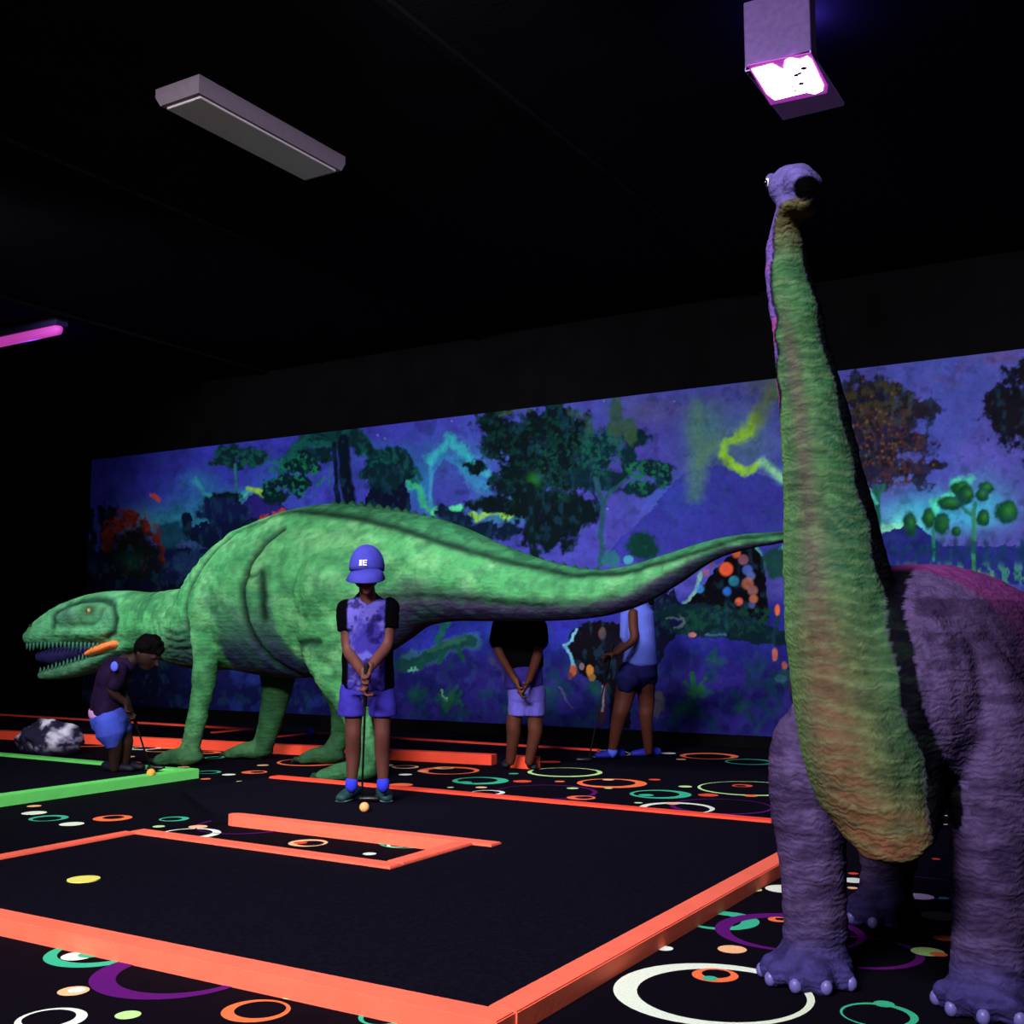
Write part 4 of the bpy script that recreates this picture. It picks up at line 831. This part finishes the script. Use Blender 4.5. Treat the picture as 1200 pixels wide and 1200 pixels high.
def putter(top, bot, label, hd):
    t = thing('putter', label, 'golf club', bot); m = mat('dark_steel', (40, 38, 44), .35, .5, metal=.6)
    bot = bot+np.array((0, 0, .02)); b = bmesh.new(); sweep(b, [top, bot], [.007, .006], None, (1, 0, 0), 10, 1); obj('shaft', b, m, t)
    d = (top-bot)/np.linalg.norm(top-bot); b = bmesh.new(); sweep(b, [top+d*.06, top-d*.20], [.014, .011], None, (1, 0, 0), 12, 1); obj('grip', b, mat('black_rubber', (14, 14, 16), .8), t)
    b = bmesh.new(); hd = np.asarray(hd, float); sweep(b, [bot-hd*.01, bot+hd*.09], [.014, .014], [.014, .016], (0, 0, 1), 10, 2); obj('club_head', b, m, t)
build_boy()

def simple_person(label, foot, z, F_):
    pass

def clothes(b, name, m, g, vox=.009, amp=.014):
    me = fused(b, vox, 3); co = coords(me); setco(me, co+normals(me)*((fbm(co[:, 0]*100, co[:, 2]*100, 9, 3, 2)-.5)*amp)[:, None]); return link(name, me, m, g)

def head(bm, c, face, r=.095):
    face = np.array(face, float); face /= np.linalg.norm(face); s = np.cross(face, (0, 0, 1)); s /= np.linalg.norm(s); up = np.cross(s, face)
    ball(bm, c, (r*.86, r*.95, r*1.08), 18); ball(bm, c+face*r*.35-up*r*.65, r*.55, 14)
    sweep(bm, [c+face*r*.92+up*r*.02, c+face*r*1.14-up*r*.22], [.009, .014], None, tuple(s), 8, 2)
    for k in (-1, 1):
        ball(bm, c+s*k*r*.86-up*r*.1-face*r*.1, (.014, .014, .024), 10); ball(bm, c+s*k*r*.3+face*r*.80+up*r*.18, (.02, .02, .008), 8)
    ball(bm, c+face*r*.86-up*r*.52, (.022, .02, .008), 8)
    return s, up
def hair(c, face, g, r=.095, long=0):
    face = np.array(face, float); face /= np.linalg.norm(face); s = np.cross(face, (0, 0, 1)); s /= np.linalg.norm(s); up = np.cross(s, face); b = bmesh.new()
    ball(b, c-face*r*.22+up*r*.22, (r*.98, r*.98, r*1.02), 18)
    for k in range(26):
        a = random.uniform(0, 6.28); e = random.uniform(.1, 1.3); d = (-face*math.cos(a)+s*math.sin(a))*math.cos(e)+up*math.sin(e); ball(b, c-face*r*.15+up*r*.2+d*r*.9, r*.25, 8)
    if long: sweep(b, [c-face*r*.7, c-face*r*1.0-up*r*1.2, c-face*r*.9-up*r*2.3], [r*.6, r*.5, r*.25], None, tuple(s), 12, 2)
    me = fused(b, .008, 2); return link('hair', me, hair_mat, g)
def shoe(q, dr, m, g, up=0.0):
    dr = np.array(dr, float); dr /= np.linalg.norm(dr); s = np.cross(dr, (0, 0, 1)); z = np.array((0, 0, 1.0)); b = bmesh.new()
    sweep(b, [q-dr*.07+z*.036, q+z*.036, q+dr*.09+z*.028, q+dr*.14+z*.024], [.034, .04, .042, .03], [.034, .036, .028, .022], tuple(s), 14, 3); obj('shoe', b, m, g)

def build_left_kid():
    g, D = person_root(139, 905, FZ, 'person in dark purple shirt and blue shorts bending under the green dinosaur jaws')
    p = lambda x, y, f=0: pd(x, y, D-f); bm = bmesh.new()
    limb(bm, [p(126, 838), p(133, 862, .04), p(135, 872, .04), p(134, 900)], [.075, .055, .05, .034]); limb(bm, [p(134, 838, -.1), p(146, 864, -.06), p(147, 874, -.06), p(145, 898, -.08)], [.075, .055, .05, .034])
    limb(bm, [p(124, 832), p(128, 810), p(139, 786), p(146, 778)], [.095, .09, .10, .07]); limb(bm, [p(148, 778), p(160, 771), p(168, 767)], [.05, .042, .042])
    hc = p(174, 765); face = RT*.75-np.array((0, 0, .55))-FW*.3; head(bm, hc, face, .098)
    sh1 = p(140, 786, .13); el = p(131, 810, .17); w1 = p(148, 824, .12); limb(bm, [sh1, (sh1+el)/2, el, w1], [.042, .036, .032, .022]); hand(bm, w1, p(153, 838, .1)-w1, RT-FW*.2, .95, 1)
    sh2 = p(144, 788, -.13); el2 = p(144, 812, -.1); w2 = p(150, 826, .03); limb(bm, [sh2, (sh2+el2)/2, el2, w2], [.042, .036, .032, .022]); hand(bm, w2, p(155, 840, .05)-w2, -RT-FW*.2, .95, -1)
    link('body', skin_mesh(bm, .008), skin_dk, g); hair(hc, face, g, .1)
    b = bmesh.new(); limb(b, [p(125, 834), p(127, 812), p(138, 788), p(146, 780)], [.112, .11, .125, .08])
    limb(b, [p(140, 785, .12), p(136, 796, .16), p(134, 801, .165)], [.058, .055, .055]); limb(b, [p(144, 787, -.12), p(144, 801, -.11)], [.056, .054])
    clothes(b, 'shirt', mat('dark_purple_shirt', (28, 13, 44), .85, .1, noise=.4, nscale=14), g)
    q = p(134, 781, .235); b = bmesh.new(); ball(b, q, (.026, .012, .034), 14, Matrix.Rotation(YAW, 4, 'Z')); obj('sleeve_badge', b, mat('bright_blue_badge', (86, 100, 235), .7), g)
    b = bmesh.new(); sweep(b, [p(124, 830), p(125, 837)], [.118, .12], [.105, .108], tuple(RT), 18, 1); clothes(b, 'waistband', mat('pale_pink_band', (206, 150, 214), .8), g, .009, .004)
    b = bmesh.new(); sweep(b, [p(126, 836), p(130, 848)], [.125, .13], [.115, .12], tuple(RT), 18, 1); sweep(b, [p(127, 842, .04), p(130, 861, .05)], [.10, .10], None, (1, 0, 0), 16, 1); sweep(b, [p(134, 842, -.07), p(139, 858, -.07)], [.095, .095], None, (1, 0, 0), 16, 1)
    clothes(b, 'shorts', mat('cornflower_shorts_fabric', (62, 78, 185), .85, .1, noise=.12, nscale=12), g)
    m = mat('dark_shoe', (20, 20, 36), .6, .2, noise=.3); 
    for x, y in ((134, 904), (146, 902)):
        q = onz(x, y, FZ); shoe(q, RT-FW*.3*np.array((1, 1, 0)), m, g)
    putter(p(152, 826, .09), onz(176, 903, FZ), 'brownish putter held low by the bending kid under the dinosaur jaws', RT)
build_left_kid()

def build_mid_kid():
    g, D = person_root(606, 903, 0.0, 'person in black shirt and pale lilac shorts, hands together, behind the dinosaur tail')
    p = lambda x, y, f=0: pd(x, y, D-f); bm = bmesh.new()
    for hx, kx, ax in ((608, 602, 598), (626, 627, 620)):
        limb(bm, [p(hx, 815), p(kx, 848, .02), p(kx, 860, .02), p(ax, 892)], [.060, .056, .052, .034])
    sweep(bm, [p(615, 820), p(612, 780), p(610, 735)], [.11, .11, .13], [.08, .08, .075], tuple(RT), 20, 3); limb(bm, [p(610, 728), p(608, 712, .05), p(607, 705, .08)], [.055, .046, .046]); hc = p(606, 692, .12); face = -FW-np.array((0, 0, .6)); head(bm, hc, face)
    A = p(585, 734); E_ = p(585, 765, .06); W_ = p(606, 800, .22); limb(bm, [A, (A+E_)/2, E_, W_], [.046, .04, .034, .023]); hand(bm, W_, p(611, 815, .24)-W_, RT, 1, 1)
    A2 = p(632, 734); E2 = p(629, 770, .08); W2 = p(620, 797, .2); limb(bm, [A2, (A2+E2)/2, E2, W2], [.046, .042, .038, .026]); hand(bm, W2, p(613, 812, .24)-W2, -RT, 1, -1)
    link('body', skin_mesh(bm, .008), skin_dk2, g); hair(hc, face, g)
    b = bmesh.new(); R = [(610, 718, .10, .07), (610, 728, .165, .09), (611, 745, .165, .105), (612, 765, .15, .1), (613, 782, .15, .105)]
    sweep(b, [p(x, y) for x, y, _, _ in R], [r[2] for r in R], [r[3] for r in R], tuple(RT), 22, 1); limb(b, [A, p(583, 752, .03)], [.06, .062]); limb(b, [A2, p(633, 752, .04)], [.06, .062]); clothes(b, 'shirt', mat('black_tshirt', (7, 6, 9), .95, .01, noise=.2), g)
    b = bmesh.new(); sweep(b, [p(613, 780), p(614, 803)], [.138, .145], [.108, .112], tuple(RT), 22, 1); clothes(b, 'shirt_hem', mat('indigo_hem_fabric', (46, 38, 120), .85, .1, noise=.2), g)
    b = bmesh.new(); sweep(b, [p(617, 806), p(617, 818)], [.142, .142], [.116, .116], tuple(RT), 22, 1)
    for x in (608, 626): sweep(b, [p(x, 812), p(x, 838, .01)], [.080, .084], [.090, .090], tuple(RT), 16, 0)
    clothes(b, 'shorts', mat('lilac_check_shorts', (86, 78, 168), .85, .1, noise=.15, nscale=25), g)
    for x, y in ((597, 898), (621, 900)): shoe(onz(x, y), -FW*np.array((1, 1, 0))+RT*(-.2 if x < 610 else .2), mat('dark_shoe', (20, 20, 36), .6), g)
build_mid_kid()

def build_right_kid():
    g, D = person_root(738, 889, 0.0, 'person in pale blue sleeveless top and navy shorts behind the green tail')
    p = lambda x, y, f=0: pd(x, y, D-f); bm = bmesh.new()
    limb(bm, [p(738, 790), p(729, 828, .12), p(725, 842, .12), p(718, 878, .08)], [.10, .07, .06, .036]); limb(bm, [p(755, 790), p(758, 826), p(757, 840), p(760, 880, -.05)], [.095, .062, .055, .034])
    limb(bm, [p(749, 790), p(751, 760), p(750, 722)], [.105, .10, .105]); limb(bm, [p(748, 715), p(744, 700, .02), p(742, 694, .04)], [.05, .042, .042]); hc = p(739, 683, .05); face = -RT-FW*.3-np.array((0, 0, .5)); head(bm, hc, face, .092)
    A = p(742, 719, .1); E_ = p(742, 750, .18); W_ = p(722, 766, .24); limb(bm, [A, (A+E_)/2, E_, W_], [.042, .038, .033, .023]); hand(bm, W_, p(713, 767, .25)-W_, -RT*.1+np.array((0, 0, -1)), 1, 1)
    A2 = p(752, 719, -.14); E2 = p(735, 752, -.1); W2 = p(720, 764, .12); limb(bm, [A2, (A2+E2)/2, E2, W2], [.042, .038, .033, .023]); hand(bm, W2, p(711, 770, .18)-W2, np.array((0, 0, -1.)), 1, -1)
    link('body', skin_mesh(bm, .008), skin_dk2, g); hair(hc, face, g, .096, 1)
    b = bmesh.new(); R = [(748, 709, .07, .07), (750, 718, .115, .13), (750, 740, .125, .14), (751, 760, .125, .14), (750, 776, .148, .15)]
    sweep(b, [p(x, y) for x, y, _, _ in R], [r[2] for r in R], [r[3] for r in R], tuple(RT), 22, 1); sweep(b, [p(735, 715, -.02), p(732, 748, -.02)], [.06, .04], None, tuple(RT), 14, 1); clothes(b, 'sleeveless_top', mat('pale_blue_top', (88, 102, 200), .85, .1, noise=.06, nscale=10), g)
    b = bmesh.new(); sweep(b, [p(750, 777), p(749, 790)], [.145, .15], [.14, .145], tuple(RT), 22, 1); sweep(b, [p(740, 785, .05), p(735, 799, .1)], [.10, .10], None, tuple(RT), 16, 1); sweep(b, [p(757, 785), p(758, 798)], [.09, .088], None, tuple(RT), 16, 1)
    clothes(b, 'shorts', mat('navy_shorts_fabric', (28, 26, 84), .85, .1, noise=.2), g)
    m = mat('royal_blue_shoe', (34, 40, 160), .6, .2); shoe(onz(719, 888), -RT-FW*.3*np.array((1, 1, 0)), m, g); shoe(onz(761, 886), -RT-FW*.2*np.array((1, 1, 0)), m, g)
    b = bmesh.new(); q = p(718, 882, .08); sweep(b, [q, q+np.array((0, 0, .025))], [.04, .038], None, (1, 0, 0), 14, 1); obj('sock', b, mat('bright_blue_sock', (80, 100, 235), .9), g)
    putter(p(716, 764, .22), onz(690, 893), 'dark putter held out low by the person in the pale blue top', -RT)
build_right_kid()

# ------------------------------------------------------------------ rock
c = onz(50, 886); b = bmesh.new(); bmesh.ops.create_icosphere(b, subdivisions=5, radius=1, matrix=Matrix.Translation((c[0]-.1, c[1]+.15, .10)) @ Matrix.Diagonal((.27, .24, .185, 1)))
for v in b.verts:
    q = v.co; n = _tab[int(q.x*40) % 256, int(q.z*40) % 256]; k = vnoise(np.array(q.x*14.), np.array(q.z*14.+q.y*9), 3); v.co += (v.co-Vector((c[0]-.1, c[1]+.15, .1))).normalized()*float(k-.5)*.09
    v.co.z = max(0.0, v.co.z)
me = bpy.data.meshes.new('rock'); b.to_mesh(me); b.free(); me.polygons.foreach_set('use_smooth', [True]*len(me.polygons)); co = coords(me)
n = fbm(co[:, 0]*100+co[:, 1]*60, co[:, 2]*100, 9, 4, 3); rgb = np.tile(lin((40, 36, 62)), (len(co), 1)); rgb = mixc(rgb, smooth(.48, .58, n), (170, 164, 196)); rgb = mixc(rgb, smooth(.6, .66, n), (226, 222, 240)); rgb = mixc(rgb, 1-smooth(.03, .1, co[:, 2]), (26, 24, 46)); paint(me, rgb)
tag(link('boulder', me, attrmat('camouflage_rock_paint', .8, .1, .2, 20, .5, 50)), 'grey and white mottled boulder on the carpet at the left edge', 'rock')

# ------------------------------------------------------------------ fixtures
def fluor():
    zb = 4.0; t = thing('ceiling_light', 'long unlit white fluorescent ceiling light with sloping sides, upper left', 'ceiling light', (-4.7, 4.8, CZ))
    m = mat('grey_white_housing', (140, 126, 142), .7, .1, noise=.05); lens = mat('prismatic_lens', (236, 222, 226), .6, .1, noise=.1, nscale=120, bump=.2, bscale=300)
    A = onz(190, 125, zb); x0 = A[0]; y0 = A[1]; x1 = onz(225, 113, zb)[0]+.06; y1 = onz(350, 213, zb)[1]
    b = bmesh.new(); lo = [(x0-.005, y0-.01), (x1+.005, y0-.01), (x1+.005, y1+.01), (x0-.005, y1+.01)]; hi = [(x0-.03, y0-.025), (x1+.02, y0-.025), (x1+.02, y1+.03), (x0-.03, y1+.03)]
    B = [b.verts.new((*q, zb)) for q in lo]; T_ = [b.verts.new((*q, zb+.05)) for q in hi]; U = [b.verts.new((*q, CZ)) for q in hi]
    for i in range(4):
        j = (i+1) % 4; b.faces.new((B[i], B[j], T_[j], T_[i])); b.faces.new((T_[i], T_[j], U[j], U[i]))
    b.faces.new(B); b.faces.new(U); obj('housing', b, m, t, False)
    b = bmesh.new(); box(b, (x0+.015, y0+.02, zb-.012), (x1-.015, y1-.02, zb+.004), .005); obj('lens', b, lens, t, False)
fluor()
def uv():
    z = 3.6; t = thing('black_light_fixture', 'boxy violet-lit lamp with blazing white lens above the long-necked dinosaur', 'ceiling light', (-1.46, 5.1, CZ))
    m = mat('violet_grey_enamel', (110, 84, 150), .5, .3, noise=.15, nscale=30); x0, x1, y0, y1 = -1.615, -1.305, 4.80, 5.38
    b = bmesh.new(); box(b, (x0, y0, z), (x1, y0+.10, z+.34), .006); obj('housing', b, m, t, False)
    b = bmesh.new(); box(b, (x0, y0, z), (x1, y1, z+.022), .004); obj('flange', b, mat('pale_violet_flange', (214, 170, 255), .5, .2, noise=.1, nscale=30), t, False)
    b = bmesh.new(); box(b, ((x0+x1)/2-.03, 4.82, z+.34), ((x0+x1)/2+.03, 4.88, CZ), .004); obj('mount', b, m, t, False)
    P_ = [onz(x, y, z-.006) for x, y in ((881, 81), (905, 75), (918, 82), (920, 71), (926, 68), (938, 70), (946, 66), (951, 70), (965, 100), (964, 106), (955, 110), (945, 108), (908, 117), (899, 110))]  # ragged outline and notch follow the overexposed glare of the lens
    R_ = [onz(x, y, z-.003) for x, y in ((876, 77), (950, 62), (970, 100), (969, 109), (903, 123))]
    b = bmesh.new(); prism(b, [(q[0], q[1]) for q in R_], z-.004, z+.001); obj('lens_glow_halo', b, mat('magenta_glow_halo', (200, 90, 190), .5, .1, emit=(150, 50, 160), strength=1.3), t, False)  # emissive sheet imitating the magenta glow around the lens
    b = bmesh.new(); prism(b, [(q[0], q[1]) for q in P_], z-.008, z+.001); lensm = mat('lit_black_light_lens', (255, 250, 255), .4, .2, emit=(255, 225, 255), strength=12); obj('lens', b, lensm, t, False)
    for k, (x, y, r) in enumerate(((942, 80, 2.2), (937, 86, 1.6), (933, 88, 1.8), (939, 98, 2), (929, 101, 1), (932, 106, 1.1))):
        q = onz(x, y, z-.009); b = bmesh.new(); bmesh.ops.create_cone(b, cap_ends=True, segments=12, radius1=r*.0065, radius2=r*.0065, depth=.003, matrix=Matrix.Translation(tuple(q))); obj('lens_dot', b, mat('dull_violet_dot', (120, 90, 130), .8), t, False)  # small darker dots on the lens face
    L = bpy.data.lights.new('black_light_glow', 'AREA'); L.shape = 'RECTANGLE'; L.size = .25; L.size_y = .4; L.energy = 30; L.color = (.55, .3, 1); lo = bpy.data.objects.new('black_light_glow', L); lo.location = (-1.46, 5.05, z-.02); C.objects.link(lo)
    # added point light that tints the ceiling blue around the fixture
    L = bpy.data.lights.new('ceiling_blue_fill', 'POINT'); L.energy = 22; L.color = (.12, .08, 1); L.shadow_soft_size = .08; lo = bpy.data.objects.new('ceiling_blue_fill', L); lo.location = (-1.46, 5.35, z+.42); C.objects.link(lo)
uv()
def tube_light():
    t = thing('tube_light', 'glowing pink-violet tube light on the dark ceiling at the left edge', 'ceiling light', (-9.6, 6.9, CZ)); z = 4.0
    e = onz(68, 386, z); hm = mat('violet_black_housing', (60, 44, 100), .6)
    b = bmesh.new(); box(b, (e[0]-1.2, e[1]-.07, z+.03), (e[0]+.06, e[1]+.07, CZ+.004), .005); obj('housing', b, hm, t, False)
    b = bmesh.new(); sweep(b, [(e[0]-1.15, e[1], z), (e[0], e[1], z)], [.055, .055], None, (0, 1, 0), 16, 1); obj('tube', b, mat('lit_violet_tube', (220, 90, 210), .4, .2, emit=(190, 62, 170), strength=1.2), t)
    L = bpy.data.lights.new('tube_glow', 'POINT'); L.energy = 6; L.color = (.15, .06, 1); L.shadow_soft_size = .1; lo = bpy.data.objects.new('tube_glow', L); lo.location = (e[0]-.5, e[1]+.1, z-.06); C.objects.link(lo)
tube_light()
b = bmesh.new(); q = ony(51, 464, WY-.02); box(b, q-np.array((.02, .02, .04)), q+np.array((.02, .02, .04)), .004); tag(obj('wall_sensor', b, mat('pale_plastic', (150, 145, 150), .5), None, False), 'tiny pale sensor high on the black wall at far left', 'sensor')

# ------------------------------------------------------------------ lights
def area(name, loc, aim, e, sx, sy, col=(1, .95, 1), spread=180):
    L = bpy.data.lights.new(name, 'AREA'); L.shape = 'RECTANGLE'; L.size = sx; L.size_y = sy; L.energy = e; L.color = col; L.spread = math.radians(spread)
    o = bpy.data.objects.new(name, L); o.location = loc; o.rotation_euler = (Vector(aim)-Vector(loc)).to_track_quat('-Z', 'Y').to_euler(); C.objects.link(o)
def spot(name, loc, aim, e, deg, blend=.5, col=(1, .95, 1), r=.15):
    L = bpy.data.lights.new(name, 'SPOT'); L.energy = e; L.color = col; L.spot_size = math.radians(deg); L.spot_blend = blend; L.shadow_soft_size = r
    o = bpy.data.objects.new(name, L); o.location = loc; o.rotation_euler = (Vector(aim)-Vector(loc)).to_track_quat('-Z', 'Y').to_euler(); C.objects.link(o)
for x, e, ang in ((-7.7, 2500, 62), (-3.0, 1300, 62), (1.3, 1650, 62)):
    spot('mural_wash_spot', (x, 2.4, 4.0), (x, 9.6, 1.9), e, ang, .6, col=(.86, .97, 1), r=.25)  # added spots without fixtures, out of view, to wash the mural with light
area('front_fill', (-1.5, -1.6, 3.9), (-3.5, 5.5, 0.4), 340, 2.5, .6, spread=84)  # added fill light behind the camera, no fixture there
area('mid_fill', (-4.5, 2.6, 4.0), (-5.2, 6.2, 0.5), 75, 3.5, .4, spread=76)  # added overhead fill for the green dinosaur, out of view
w = bpy.data.worlds.new('room_dark'); bpy.context.scene.world = w; w.use_nodes = True
w.node_tree.nodes['Background'].inputs[0].default_value = (.02, .015, .05, 1); w.node_tree.nodes['Background'].inputs[1].default_value = .2
